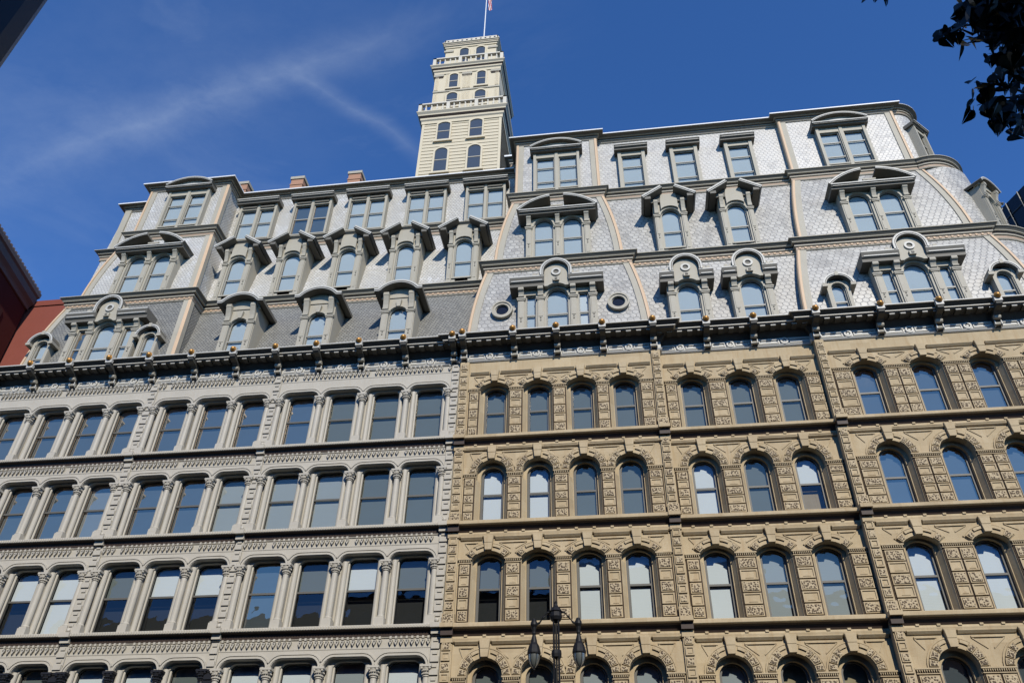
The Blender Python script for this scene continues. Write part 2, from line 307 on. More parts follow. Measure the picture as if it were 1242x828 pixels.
def thing(name, label, cat, loc=(0,0,0), group=None):
    o = bpy.data.objects.new(name, None); C.objects.link(o); o.location = loc; o['label'] = label; o['category'] = cat; o.empty_display_size = 0.5
    if group: o['group'] = group
    return o
def arc(cx, cz, r, a0, a1, n): return [(cx + r*math.sin(R(a0+(a1-a0)*i/n)), cz + r*math.cos(R(a0+(a1-a0)*i/n))) for i in range(n+1)]   # degrees from vertical
class Op:
    """window opening: centre, half width, bottom, spring height, rise ('arch' = circular, 'basket' = flat top with round corners)"""
    def __init__(s, cx, hw, zb, zs, rise, kind='arch'):
        s.cx, s.hw, s.zb, s.zs, s.rise, s.kind = cx, hw, zb, zs, rise, kind
    def circ(s):
        rad = (s.hw**2 + s.rise**2)/(2*s.rise); cz = s.zs + s.rise - rad; a = math.degrees(math.acos(max(-1, min(1, (s.zs-cz)/rad)))); return cz, rad, a
    def top(s, d=0.0, n=14):
        if s.rise <= 0.001: return [(s.cx-s.hw-d, s.zs+d), (s.cx+s.hw+d, s.zs+d)]
        if s.kind == 'basket':
            r = s.rise; pts = [(s.cx - s.hw - d + (r+d)*(1-math.cos(t)), s.zs + (r+d)*math.sin(t)) for t in [math.pi/2*i/5 for i in range(6)]]
            return pts + [(2*s.cx-x, z) for x, z in reversed(pts)]
        cz, rad, a = s.circ(); return arc(s.cx, cz, rad+d, -a, a, n)
    def loop(s, d=0.0, zb=None):
        t = s.top(d); zb = s.zb-d if zb is None else zb
        return [(t[0][0], zb)] + t + [(t[-1][0], zb)]
def panel(mb, x0, x1, z0, z1, y, dep, ops, m=0, mr=0):
    """flat wall with openings cut in it and their reveals running back"""
    x = x0
    for op in ops:
        t = op.top(); a, b = t[0][0], t[-1][0]
        if a > x+1e-5: mb.face([(x,y,z0),(a,y,z0),(a,y,z1),(x,y,z1)], m)
        if op.zb > z0+1e-5: mb.face([(a,y,z0),(b,y,z0),(b,y,op.zb),(a,y,op.zb)], m)
        for i in range(len(t)-1):
            mb.face([(t[i][0],y,t[i][1]),(t[i+1][0],y,t[i+1][1]),(t[i+1][0],y,z1),(t[i][0],y,z1)], m)
        lp = op.loop(0)
        for i in range(len(lp)):
            j = (i+1) % len(lp); p, q = lp[i], lp[j]
            mb.face([(p[0],y,p[1]),(q[0],y,q[1]),(q[0],y+dep,q[1]),(p[0],y+dep,p[1])], mr)
        x = b
    if x1 > x+1e-5: mb.face([(x,y,z0),(x1,y,z0),(x1,y,z1),(x,y,z1)], m)
_cache = {}
def window_meshes(key, op, fw, rails, style, sash='sash', deep=0.45):
    """frame+rails, pane, blind as separate meshes; origin at the bottom centre of the opening"""
    k = (key, style, sash)
    if k in _cache: return _cache[k]
    o = Op(0, op.hw, 0, op.zs-op.zb, op.rise, op.kind); i_ = Op(0, op.hw-fw, fw, op.zs-op.zb, max(0.0, op.rise-fw*0.6) if op.rise > 0 else 0, op.kind)
    if op.rise <= 0.001: i_.zs -= fw
    A, B = o.loop(0, 0), i_.loop(0, fw); mb = MB(); n = len(A)
    for q in range(n):
        w = (q+1) % n
        mb.face([(A[q][0],0,A[q][1]),(A[w][0],0,A[w][1]),(B[w][0],0,B[w][1]),(B[q][0],0,B[q][1])], 0)
        mb.face([(B[q][0],0,B[q][1]),(B[w][0],0,B[w][1]),(B[w][0],0.07,B[w][1]),(B[q][0],0.07,B[q][1])], 0)
    hw = op.hw-fw
    for rz in rails: mb.box(-hw, hw, 0.005, 0.06, rz-0.04, rz+0.04, 0)
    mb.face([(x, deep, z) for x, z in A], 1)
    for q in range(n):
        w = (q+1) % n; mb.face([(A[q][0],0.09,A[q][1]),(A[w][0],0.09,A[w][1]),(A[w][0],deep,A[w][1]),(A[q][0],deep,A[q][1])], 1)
    fm = mb.mesh('window', [sash, 'interior'])
    gl = {'S': 'glass_sky', 'B': 'glass_sky', 'D': 'glass_dim', 'W': 'glass_clear', 'H': 'glass_clear', 'G': 'glass_clear', 'M': 'glass_dim', 'K': 'glass_clear', 'C': 'glass_pale'}[style]
    pb = MB(); pb.face([(x, 0.05, z) for x, z in reversed(B)], 0); pm = pb.mesh('pane', [gl])
    bl = None; cut = {'S': 0, 'B': 0, 'D': fw, 'W': fw, 'M': fw, 'H': rails[0] if rails else 1, 'G': rails[0] if rails else 1, 'K': None, 'C': fw}[style]
    if cut is not None:
        bb = MB(); cut = cut or fw; pts = [(x, max(z, cut)) for x, z in B if True]
        bb.face([(x*0.985, 0.13, z) for x, z in pts], 0)
        bl = bb.mesh('blind', [{'S': 'shade_blue', 'B': 'shade_mid', 'D': 'shade_grey', 'W': 'shade_white', 'H': 'shade_white', 'G': 'shade_grey', 'M': 'shade_mid', 'C': 'shade_pale'}[style]])
    _cache[k] = (fm, pm, bl); return _cache[k]
def put_window(parent, key, op, y, fw, rails, style, name='window', sash='sash', deep=0.45, label=None):
    fm, pm, bl = window_meshes(key, op, fw, rails, style, sash, deep)
    w = inst(name, fm, parent, (op.cx, y, op.zb), label)
    inst('pane', pm, w)
    if bl: inst('blind', bl, w)
    return w
# ------------------------------------------------------------------ ground
def structure(o): o['kind'] = 'structure'; return o
mb = MB(); mb.face([(-400,-400,0),(400,-400,0),(400,400,0),(-400,400,0)]); structure(mb.build('ground', ['concrete']))
mb = MB(); mb.face([(-300,-27,0.004),(300,-27,0.004),(300,-5.5,0.004),(-300,-5.5,0.004)]); structure(mb.build('road', ['asphalt']))
mb = MB(); mb.box(-33, 22, -5.5, 0.4, -0.05, 0.14); structure(mb.build('pavement', ['concrete']))
mb = MB(); mb.box(-60, 60, -34, -27, -0.05, 0.14); structure(mb.build('pavement', ['concrete']))
# ------------------------------------------------------------------ the big block
B = thing('commercial_block', 'long ornate block, grey iron left half, tan stone right half, slate roof', 'building', (-6, 0, 0))
OFF = Vector((-6, 0, 0))
hub = B
class _P: pass
# children are modelled in world coordinates; their parent sits at x = -6
def bpart(name, mb_or_me, mats=None, loc=(0,0,0), smooth=False, label=None, rz=0):
    me = mb_or_me.mesh(name, mats, smooth) if isinstance(mb_or_me, MB) else mb_or_me
    return inst(name, me, B, (loc[0]+6, loc[1], loc[2]), label, rz)
YI, Y1, Y2, Y3 = 0.12, 0.0, 0.30, 0.08      # wall planes: iron, stone left bay, stone middle, stone right
LS = [19.87, 15.84, 11.71, 7.60]            # stone ledge tops
LI = [20.00, 15.90, 11.78, 7.68]            # iron ledge tops
# --- body behind the walls
mb = MB(); mb.box(-31.0, 19.9, 1.1, 30, 0, 24.6); mb.box(-31.0, -6.9, YI+0.02, 1.1, 0, LI[3]-0.4); mb.box(-6.9, 2.44, Y1+0.02, 1.1, 0, LS[3]-0.4); mb.box(2.44, 9.3, Y2+0.02, 1.1, 0, LS[3]-0.4); mb.box(9.3, 19.9, Y3+0.02, 1.1, 0, LS[3]-0.4)
bpart('core', mb, ['stone'])
# --- iron half
PIL = [(-22.34, -21.96), (-15.96, -15.62), (-7.24, -6.88), (-31.0, -30.66)]
groups = [([-29.4, -27.27, -25.2, -23.3], -30.66, -22.34), ([-20.9, -18.86, -16.92], -21.96, -15.96), ([-14.54, -12.5, -10.4, -8.28], -15.62, -7.24)]
IS = {0: 'SSSS SSS SDDD', 1: 'SSSB SSM MMDD', 2: 'HWHW GHH SGHG'.replace('HWHW', 'HGHW'), 3: 'DHKD HHDM WWMW'}
def iron_style(r, gi, k): return IS[r].split()[gi][k]
colmesh = {}
def column_mesh(black=False):
    if black in colmesh: return colmesh[black]
    mt = 'black_paint' if black else 'iron'
    a = MB(); a.box(-0.19, 0.19, -0.19, 0.2, 0, 0.30); a.box(-0.16, 0.16, -0.16, 0.2, 0.30, 0.36)
    a.lathe([(0.16, 0.36), (0.165, 0.40), (0.125, 0.44), (0.13, 0.9), (0.128, 1.6), (0.112, 2.28)], 0, 0, 14)
    c = MB(); c.lathe([(0.115, 2.22), (0.15, 2.24), (0.12, 2.28), (0.135, 2.36), (0.185, 2.5), (0.20, 2.56)], 0, 0, 12)
    for k in range(9):
        t = math.pi*(0.93 + 1.14*k/8)
        for zz, rr in ((2.33, 0.145), (2.44, 0.175)):
            c.ball((rr*math.cos(t), rr*math.sin(t), zz), 0.035, seg=5)
    for sx in (-1, 1): c.ball((sx*0.15, -0.16, 2.52), 0.055, seg=6)
    c.box(-0.22, 0.22, -0.21, 0.2, 2.56, 2.64)
    colmesh[black] = (a.mesh('column', [mt], False), c.mesh('capital', [mt])); return colmesh[black]
for r in range(4):
    L0 = LI[r]; top = (24.05 if r == 0 else LI[r-1]-0.36)
    for gi, (cs, xa, xb) in enumerate(groups):
        ops = []
        bnd = [xa] + [(cs[k]+cs[k+1])/2 for k in range(len(cs)-1)] + [xb]
        for k, c in enumerate(cs):
            l = bnd[k] + (0.10 if k else 0.16); rr = bnd[k+1] - (0.10 if k < len(cs)-1 else 0.16)
            ops.append(Op((l+rr)/2, (rr-l)/2, L0+0.02, L0+2.62, 0.38, 'basket'))
        wall = MB(); panel(wall, xa, xb, L0-0.02, top, YI, 0.26, ops)
        for op in ops:
            wall.band(op.top(0.02), op.top(0.10), YI-0.035, YI, 0); wall.band(op.top(0.12), op.top(0.17), YI-0.06, YI, 0)
        # inner wall with rounded jambs round each sash
        iops = [Op(o.cx, 0.66, L0+0.14, o.zs+0.0, 0.30, 'basket') for o in ops]
        panel(wall, xa, xb, L0-0.02, L0+3.04, YI+0.26, 0.30, iops)
        for o in iops:
            for sx in (-1, 1):
                wall.lathe([(0.115, L0+0.05), (0.115, L0+2.75)], o.cx+sx*(0.66+0.085), YI+0.235, 12)
                wall.lathe([(0.05, L0+0.05), (0.05, L0+2.75)], o.cx+sx*(0.66-0.02), YI+0.38, 8)
        # pendant teeth under the ledge above
        zt = top - 0.03; n = int((xb-xa)/0.205); st = (xb-xa)/n
        for q in range(n):
            x = xa + st*(q+0.5)
            if (q*7 + r*5 + gi*3) % 17 == 0: continue
            wall.box(x-0.04, x+0.04, YI-0.12, YI, zt-0.09, zt)
            wall.prism([(x-0.075, zt-0.13), (x+0.075, zt-0.13), (x+0.055, zt-0.22), (x, zt-0.33), (x-0.055, zt-0.22)], YI-0.11, YI); wall.prism([(x-0.04, zt-0.16), (x+0.04, zt-0.16), (x, zt-0.24)], YI-0.114, YI-0.11, 1)
        wall.box(xa, xb, YI-0.015, YI, zt-0.42, zt-0.36)
        bpart('wall', wall, ['iron', 'cornice_paint'])
        for k, o in enumerate(iops):
            w = put_window(hub, 'iron%.3f' % o.hw, o, YI+0.45, 0.055, [1.48], iron_style(r, gi, k)); w.location.x += 6
        xs = [xa+0.11] + bnd[1:-1] + [xb-0.11]
        for x in xs:
            blk = (r == 3 and x < -15.7); cmn = column_mesh(blk)
            co = bpart('column', cmn[0], loc=(x, YI+0.02, L0), label='column painted black' if blk else None); inst('capital', cmn[1], co)
    # ledge
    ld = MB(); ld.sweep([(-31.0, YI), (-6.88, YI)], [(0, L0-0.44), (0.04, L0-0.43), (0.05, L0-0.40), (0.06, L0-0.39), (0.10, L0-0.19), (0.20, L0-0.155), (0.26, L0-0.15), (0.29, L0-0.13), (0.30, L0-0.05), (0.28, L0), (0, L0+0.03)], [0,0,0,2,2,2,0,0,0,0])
    n = int(24/0.11)
    for q in range(n):
        x = -31.0 + 24.1*(q+0.5)/n; ld.box(x-0.03, x+0.03, YI-0.318, YI-0.28, L0-0.125, L0-0.02)
    bpart('string_course', ld, ['iron', 'iron', 'dark_shade_trim'])
for (a, b) in PIL:
    p = MB(); z = 6.9; w = b-a; c = (a+b)/2
    p.box(a, b, YI-0.06, YI+0.6, z, 24.04); k = 0
    low = MB() if b < -15 else None
    while z < 23.9:
        t = low if (low is not None and z < LI[3]+2.6) else p
        near = any(abs(z-l+0.1) < 0.28 for l in LI)
        if not near:
            if k % 2: t.box(a+0.02, b-0.02, YI-0.12, YI-0.06, z, z+0.19)
            else: t.box(c-0.09, c+0.09, YI-0.10, YI-0.06, z+0.04, z+0.14)
        z += 0.235; k += 1
    for l in LI:
        p.box(a-0.03, b+0.03, YI-0.36, YI, l-0.16, l+0.02); p.box(a-0.01, b+0.01, YI-0.2, YI, l-0.36, l-0.16); p.box(a, b, YI-0.14, YI, l+0.02, l+0.26); p.ball((c, YI-0.15, l+0.15), 0.09, seg=8)
    if low is not None:
        low.box(a-0.012, b+0.012, YI-0.075, YI+0.3, 6.9, LI[3]-0.4); low.box(a-0.012, b+0.012, YI-0.075, YI+0.1, LI[3]+0.27, LI[3]+2.6)
    o = bpart('pilaster', p, ['iron'])
    if low is not None: o2 = low.build('pilaster_base', ['black_paint'], o)
# --- stone half
SEC = [(Y1, -6.40, 2.04, [-5.17, -3.19, -1.22, 0.71], 'c'), (Y2, 2.44, 9.30, [3.72, 5.84, 7.90], 'c'), (Y3, 9.66, 19.7, [11.17, 13.62, 16.05, 18.48], 'r')]
SS = {0: ('DDDD', 'DDD', 'SSSS'), 1: ('WWDD', 'WDH', 'SSSS'), 2: ('GGWW', 'WMM', 'WWWW'), 3: ('DDMM', 'MKK', 'SSSS')}
def block(mb, x0, x1, z0, z1, y, kind):
    """one block of a pier: carved, or plain with a sunk panel"""
    g = 0.026
    if kind == 0:
        mb.box(x0+g, x1-g, y-0.05, y, z0+g, z1-g, 0); mb.box(x0+g+0.045, x1-g-0.045, y-0.075, y-0.05, z0+g+0.045, z1-g-0.045, 1)
    else:
        a, b, c, d = x0+g, x1-g, z0+g, z1-g; t = 0.05
        mb.box(a, b, y-0.06, y, c, c+t, 0); mb.box(a, b, y-0.06, y, d-t, d, 0); mb.box(a, a+t, y-0.06, y, c+t, d-t, 0); mb.box(b-t, b, y-0.06, y, c+t, d-t, 0)
        m_ = (a+b)/2; q = min(0.16, (b-a)*0.25)
        mb.box(a+t, b-t, y-0.025, y, c+t, d-t, 0); mb.prism([(m_-q, c+t+0.02), (m_+q, c+t+0.02), (m_, c+t+0.11)], y-0.055, y)
def pier_mesh(w, h, dbl):
    mb = MB(); mb.box(-w/2, w/2, -0.035, 0.02, 0, h-0.0, 2)
    # band of small teeth under the impost
    mb.box(-w/2-0.03, w/2+0.03, -0.11, 0, h-0.05, h); mb.box(-w/2, w/2, -0.085, 0, h-0.20, h-0.17)
    n = max(5, int(w/0.07))
    for q in range(n):
        x = -w/2 + w*(q+0.5)/n; mb.prism([(x-0.026, h-0.05), (x+0.026, h-0.05), (x, h-0.16)], -0.09, 0)
    hh = (h-0.22-0.08)/5
    for k in range(5):
        z = 0.08 + hh*k
        if dbl:
            block(mb, -w/2+0.03, -0.01, z, z+hh, -0.035, k % 2); block(mb, 0.01, w/2-0.03, z, z+hh, -0.035, k % 2)
        else: block(mb, -w/2+0.03, w/2-0.03, z, z+hh, -0.035, k % 2)
    return mb.mesh('pier', ['stone', 'stone_carved', 'stone_joint'])
_pc = {}
def pier(w, h, dbl):
    k = (round(w, 2), round(h, 2), dbl)
    if k not in _pc: _pc[k] = pier_mesh(w, h, dbl)
    return _pc[k]
def arch_mesh(rise, spring):
    """arch ring, raised blocks, keystone; origin at ledge level, x=0 at the opening centre"""
    op = Op(0, 0.66, 0, spring, rise); cz, rad, a = op.circ(); mb = MB(); seg = rise < 0.5
    w0 = 0.30 if not seg else 0.27; a2 = a if not seg else a*0.97
    mb.band(arc(0, cz, rad+0.005, -a2, a2, 18), arc(0, cz, rad+w0+0.03, -a2, a2, 18), -0.03, 0, 0)
    mb.band(arc(0, cz, rad+w0+0.03, -a2, a2, 18), arc(0, cz, rad+w0+0.075, -a2, a2, 18), -0.05, 0, 0)
    angs = (24, 60) if not seg else (19, 42)
    hwid = 10 if not seg else 7.5
    for s_ in (-1, 1):
        for k, g in enumerate(angs):
            g *= s_
            if k == 1:
                mb.band(arc(0, cz, rad+0.01, g-hwid, g+hwid, 3), arc(0, cz, rad+w0, g-hwid, g+hwid, 3), -0.10, -0.03, 0)
                mb.band(arc(0, cz, rad+0.05, g-hwid+2.5, g+hwid-2.5, 3), arc(0, cz, rad+w0-0.04, g-hwid+2.5, g+hwid-2.5, 3), -0.125, -0.10, 1)
            elif k == 0:
                mb.band(arc(0, cz, rad+w0*0.62, g-9, g+9, 3), arc(0, cz, rad+w0, g-9, g+9, 3), -0.085, -0.03, 0)
        if not seg:
            for g in (41*s_,):
                mb.band(arc(0, cz, rad+0.01, g-7, g+7, 3), arc(0, cz, rad+w0, g-7, g+7, 3), -0.10, -0.03, 0)
                mb.band(arc(0, cz, rad+0.05, g-5, g+5, 3), arc(0, cz, rad+w0-0.04, g-5, g+5, 3), -0.125, -0.10, 1)
            g = 80*s_
            mb.band(arc(0, cz, rad+0.01, g-7, g+7, 3), arc(0, cz, rad+w0, g-7, g+7, 3), -0.10, -0.03, 0)
            mb.band(arc(0, cz, rad+0.05, g-5, g+5, 3), arc(0, cz, rad+w0-0.04, g-5, g+5, 3), -0.125, -0.10, 1)
    zc = spring+rise
    kt = 3.54
    mb.prism([(-0.13, zc+0.0), (0.13, zc+0.0), (0.205, kt), (-0.205, kt)], -0.17, 0); mb.prism([(-0.16, zc+0.30), (0.16, zc+0.30), (0.185, kt-0.04), (-0.185, kt-0.04)], -0.185, -0.17)
    return mb.mesh('arch', ['stone', 'stone_carved'])
AR = {True: arch_mesh(0.66, 2.25), False: arch_mesh(0.33, 2.60)}
for r in range(4):
    L0 = LS[r]; rnd = r in (1, 3); spring = 2.25 if rnd else 2.60; rise = 0.66 if rnd else 0.33
    top = 24.0 if r == 0 else LS[r-1]-0.40
    for si, (y, xa, xb, cs, kd) in enumerate(SEC):
        ops = [Op(c, 0.66, L0+0.02, L0+spring, rise) for c in cs]
        wall = MB(); panel(wall, xa, xb, L0-0.02, top, y, 0.30, ops)
        # inner stone jamb, narrower
        iops = [Op(c, 0.50, L0+0.05, L0+spring-0.02, rise*0.76) for c in cs]
        panel(wall, xa, xb, L0-0.02, L0+3.1, y+0.30, 0.30, iops)
        for o in iops:
            for sx in (-1, 1): wall.face([(o.cx+sx*0.66, y+0.02, L0), (o.cx+sx*0.66, y+0.02, L0+spring-0.25), (o.cx+sx*0.53, y+0.295, L0+spring-0.25), (o.cx+sx*0.53, y+0.295, L0)])
        bnd = [xa] + [(cs[k]+cs[k+1])/2 for k in range(len(cs)-1)] + [xb]
        # hood mouldings and sunk triangles between the keystones
        zt = L0+3.50
        edges = [xa+0.05] + cs + [xb-0.05]
        for k in range(len(edges)-1):
            l = edges[k] + (0.27 if k else 0.05); q = edges[k+1] - (0.27 if k < len(edges)-2 else 0.05)
            if q-l < 0.1: continue
            wall.xprism([(y, zt-0.13), (y-0.05, zt-0.12), (y-0.13, zt-0.03), (y-0.13, zt), (y, zt+0.02)], l, q)
            c_ = (l+q)/2; hw_ = min((q-l)/2-0.1, 0.55)
            if hw_ > 0.15:
                if k in (0, len(edges)-2): hw_ *= 0.8
                wall.xprism([(y, zt-0.26), (y-0.05, zt-0.25), (y-0.05, zt-0.20), (y, zt-0.19)], c_-hw_, c_+hw_)
                d_ = 0.55 if rnd else 0.42
                for sx in (-1, 1):
                    wall.prism([(c_+sx*hw_, zt-0.27), (c_+sx*(hw_-0.06), zt-0.27), (c_+sx*0.10, zt-d_-0.03), (c_+sx*0.10, zt-d_-0.09)], y-0.03, y)
        bpart('wall', wall, ['stone'])
        for k, o in enumerate(iops):
            bpart('arch', AR[rnd], loc=(ops[k].cx, y, L0))
            w = put_window(hub, 'st%s' % rnd, o, y+0.46, 0.10, [1.42 if rnd else 1.48], SS[r][si][k]); w.location.x += 6
        for k in range(len(bnd)):
            if k == 0: a, b = xa+0.06, cs[0]-0.68
            elif k == len(bnd)-1: a, b = cs[-1]+0.68, xb-0.06
            else: a, b = cs[k-1]+0.68, cs[k]-0.68
            h = spring - 0.02
            bpart('pier', pier(b-a, h, (b-a) > 0.95), loc=((a+b)/2, y, L0+0.02))
        e = 0.0
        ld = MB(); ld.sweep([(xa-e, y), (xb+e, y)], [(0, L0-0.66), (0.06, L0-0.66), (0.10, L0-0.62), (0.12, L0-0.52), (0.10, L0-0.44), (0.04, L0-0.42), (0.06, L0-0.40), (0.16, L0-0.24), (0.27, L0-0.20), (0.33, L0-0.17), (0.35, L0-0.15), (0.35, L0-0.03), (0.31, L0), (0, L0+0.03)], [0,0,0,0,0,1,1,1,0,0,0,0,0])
        ld.sweep([(xa, y), (xb, y)], [(0, L0+0.02), (0.12, L0+0.02), (0.12, L0+0.07), (0, L0+0.08)], [0,0,0])
        x = xa + 0.5
        while x < xb-0.3: ld.box(x-0.06, x+0.06, y-0.15, y, L0-0.47, L0-0.40); x += 0.71
        bpart('string_course', ld, ['stone', 'dark_shade_trim'])
for (a, b, y, yb) in [(-6.82, -6.40, Y1, 0.9), (2.04, 2.44, Y1, 0.9), (9.28, 9.66, Y3-0.06, 1.0)]:
    p = MB(); p.box(a, b, y-0.10, yb, 6.9, 23.98, 0); z = 7.0; k = 0
    while z < 23.6:
        if not any(-0.5 < z-l+0.1 < 0.22 for l in LS): block(p, a+0.02, b-0.02, z, z+0.36, y-0.10, k % 2)
        z += 0.375; k += 1
    for l in LS:
        p.box(a-0.04, b+0.04, y-0.42, yb, l-0.16, l+0.0); p.box(a-0.02, b+0.02, y-0.28, y, l-0.42, l-0.16, 2); p.box(a-0.03, b+0.03, y-0.18, y, l, l+0.42, 0); p.box(a+0.02, b-0.02, y-0.205, y-0.18, l+0.05, l+0.38, 1); p.box(a-0.02, b+0.02, y-0.16, y, l-0.66, l-0.46)
    bpart('pilaster', p, ['stone', 'stone_carved', 'dark_shade_trim'])
# --- main cornice
cp = [(-31.2, YI), (-6.85, YI), (-6.85, Y1), (2.46, Y1), (2.46, Y2), (9.26, Y2), (9.26, Y3), (19.75, Y3), (21.2, 0.6), (22.3, 1.8), (22.8, 3.6)]
co = MB()
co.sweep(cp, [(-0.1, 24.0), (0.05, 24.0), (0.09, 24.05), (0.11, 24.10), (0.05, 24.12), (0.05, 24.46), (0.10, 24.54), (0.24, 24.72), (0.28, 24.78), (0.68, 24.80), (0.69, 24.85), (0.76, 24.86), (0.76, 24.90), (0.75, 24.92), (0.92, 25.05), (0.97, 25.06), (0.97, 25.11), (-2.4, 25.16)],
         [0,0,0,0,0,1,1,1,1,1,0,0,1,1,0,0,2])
def cy_at(x): return YI if x < -6.85 else Y1 if x < 2.46 else Y2 if x < 9.26 else Y3
x = -31.0
while x < 19.6:
    y = cy_at(x); co.box(x-0.11, x+0.11, y-0.66, y-0.30, 24.72, 24.79, 1); co.box(x-0.11, x+0.11, y-0.68, y-0.66, 24.75, 24.79, 0); x += 0.465
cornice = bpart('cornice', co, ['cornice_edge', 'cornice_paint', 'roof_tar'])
br = [-30.9, -28.72, -26.6, -24.47, -22.36, -20.15, -18.0, -15.85, -13.79, -11.68, -9.5, -7.14, -6.64, -4.25, -2.23, -0.1, 2.2, 4.62, 6.72, 9.42, 12.2, 14.68, 17.1, 19.4]
def bracket_mesh():
    m = MB(); m.xprism([(0, 24.02), (-0.10, 24.02), (-0.16, 24.10), (-0.20, 24.22), (-0.24, 24.30), (-0.36, 24.38), (-0.46, 24.52), (-0.60, 24.62), (-0.90, 24.66), (-0.98, 24.72), (-1.0, 24.86), (0, 24.9)], -0.13, 0.13, 0)
    m.xprism([(-0.90, 24.84), (-1.03, 24.84), (-1.04, 25.20), (-0.80, 25.20)], -0.165, 0.165, 1)
    for s_ in (-1, 1):
        m.xprism([(-0.16, 24.02), (-0.30, 24.30), (-0.30, 24.1)], s_*0.135-0.02, s_*0.135+0.02, 1)
    m.tube([(-0.14, -0.34, 24.44), (0.14, -0.34, 24.44)], 0.10, 10, 2); m.tube([(-0.15, -0.2, 24.17), (0.15, -0.2, 24.17)], 0.075, 10, 2)
    m.box(-0.11, 0.11, -0.27, -0.17, 24.46, 24.66, 0)
    return m.mesh('cornice_bracket', ['cornice_paint', 'cornice_edge', 'trim'])
bm_ = bracket_mesh()
kb = MB(); kb.ball((0, -1.10, 25.10), 0.115, seg=12); kb.tube([(0, -1.03, 25.10), (0, -1.09, 25.10)], 0.15, 12); knob = kb.mesh('knob', ['gold'], True)
for x in br:
    o = bpart('cornice_bracket', bm_, loc=(x, cy_at(x), 0)); inst('knob', knob, o)
# frieze panels with rings
fz = MB()
for a, b in zip(br[:-1], br[1:]):
    if b-a < 1: continue
    c = (a+b)/2; y = cy_at(c)
    for l, q in ((a+0.22, c-0.24), (c+0.24, b-0.22)):
        fz.box(l, q, y-0.10, y-0.05, 24.15, 24.19); fz.box(l, q, y-0.10, y-0.05, 24.33, 24.37); fz.box(l, l+0.04, y-0.10, y-0.05, 24.19, 24.33); fz.box(q-0.04, q, y-0.10, y-0.05, 24.19, 24.33)
        for e_ in (l, q): fz.box(e_-0.05, e_+0.05, y-0.09, y-0.05, 24.36, 24.42)
    fz.band(arc(c, 24.26, 0.10, -180, 180, 20), arc(c, 24.26, 0.175, -180, 180, 20), y-0.13, y-0.05)
    fz.band(arc(c, 24.26, 0.0005, -180, 180, 12), arc(c, 24.26, 0.06, -180, 180, 12), y-0.10, y-0.05)
bpart('frieze', fz, ['cornice_edge'])
# ------------------------------------------------------------------ mansard roof
def rpath(xl, xr, yf, yb=8.0): return [(xl, yb), (xl, yf), (xr, yf), (xr, yb)]
TR = ['trim', 'hood_paint', 'peach', 'flashing', 'orange_trim', 'dark_shade_trim', 'roof_tar']
def course(mb, path, zl, dz, lip, dent=True, flash=False):
    s = dz/0.72
    pr = [(0, zl-0.72*s), (0.05, zl-0.72*s), (0.08, zl-0.66*s), (0.04, zl-0.64*s), (0.05, zl-0.45*s), (0.11, zl-0.43*s), (0.12, zl-0.36*s), (0.08, zl-0.34*s), (0.13, zl-0.24*s), (0.20, zl-0.22*s), (0.21, zl-0.18*s), (lip-0.04, zl-(0.13 if flash else 0.05)*s), (lip, zl-(0.12 if flash else 0.04)*s), (lip, zl), (-0.9, zl+0.06)]
    mt = [0, 0, 0, 2, 0, 0, 0, 5, 0, 0, 1, 0, 3 if flash else 0, 6]
    mb.sweep(path, pr, mt)
    if dent:
        for (a, b) in zip(path[:-1], path[1:]):
            a, b = Vector(a), Vector(b); ln = (b-a).length
            if ln < 0.5 or abs((b-a).y) > abs((b-a).x): continue
            n = int(ln/0.28)
            for q in range(n):
                p = a + (b-a)*(q+0.5)/n; mb.box(p.x-0.05, p.x+0.05, p.y-0.085, p.y-0.04, zl-0.60*s, zl-0.50*s, 4)
def loft(mb, rings, m=0):
    for a, b in zip(rings[:-1], rings[1:]):
        for i in range(len(a)-1): mb.face([a[i], a[i+1], b[i+1], b[i]], m)
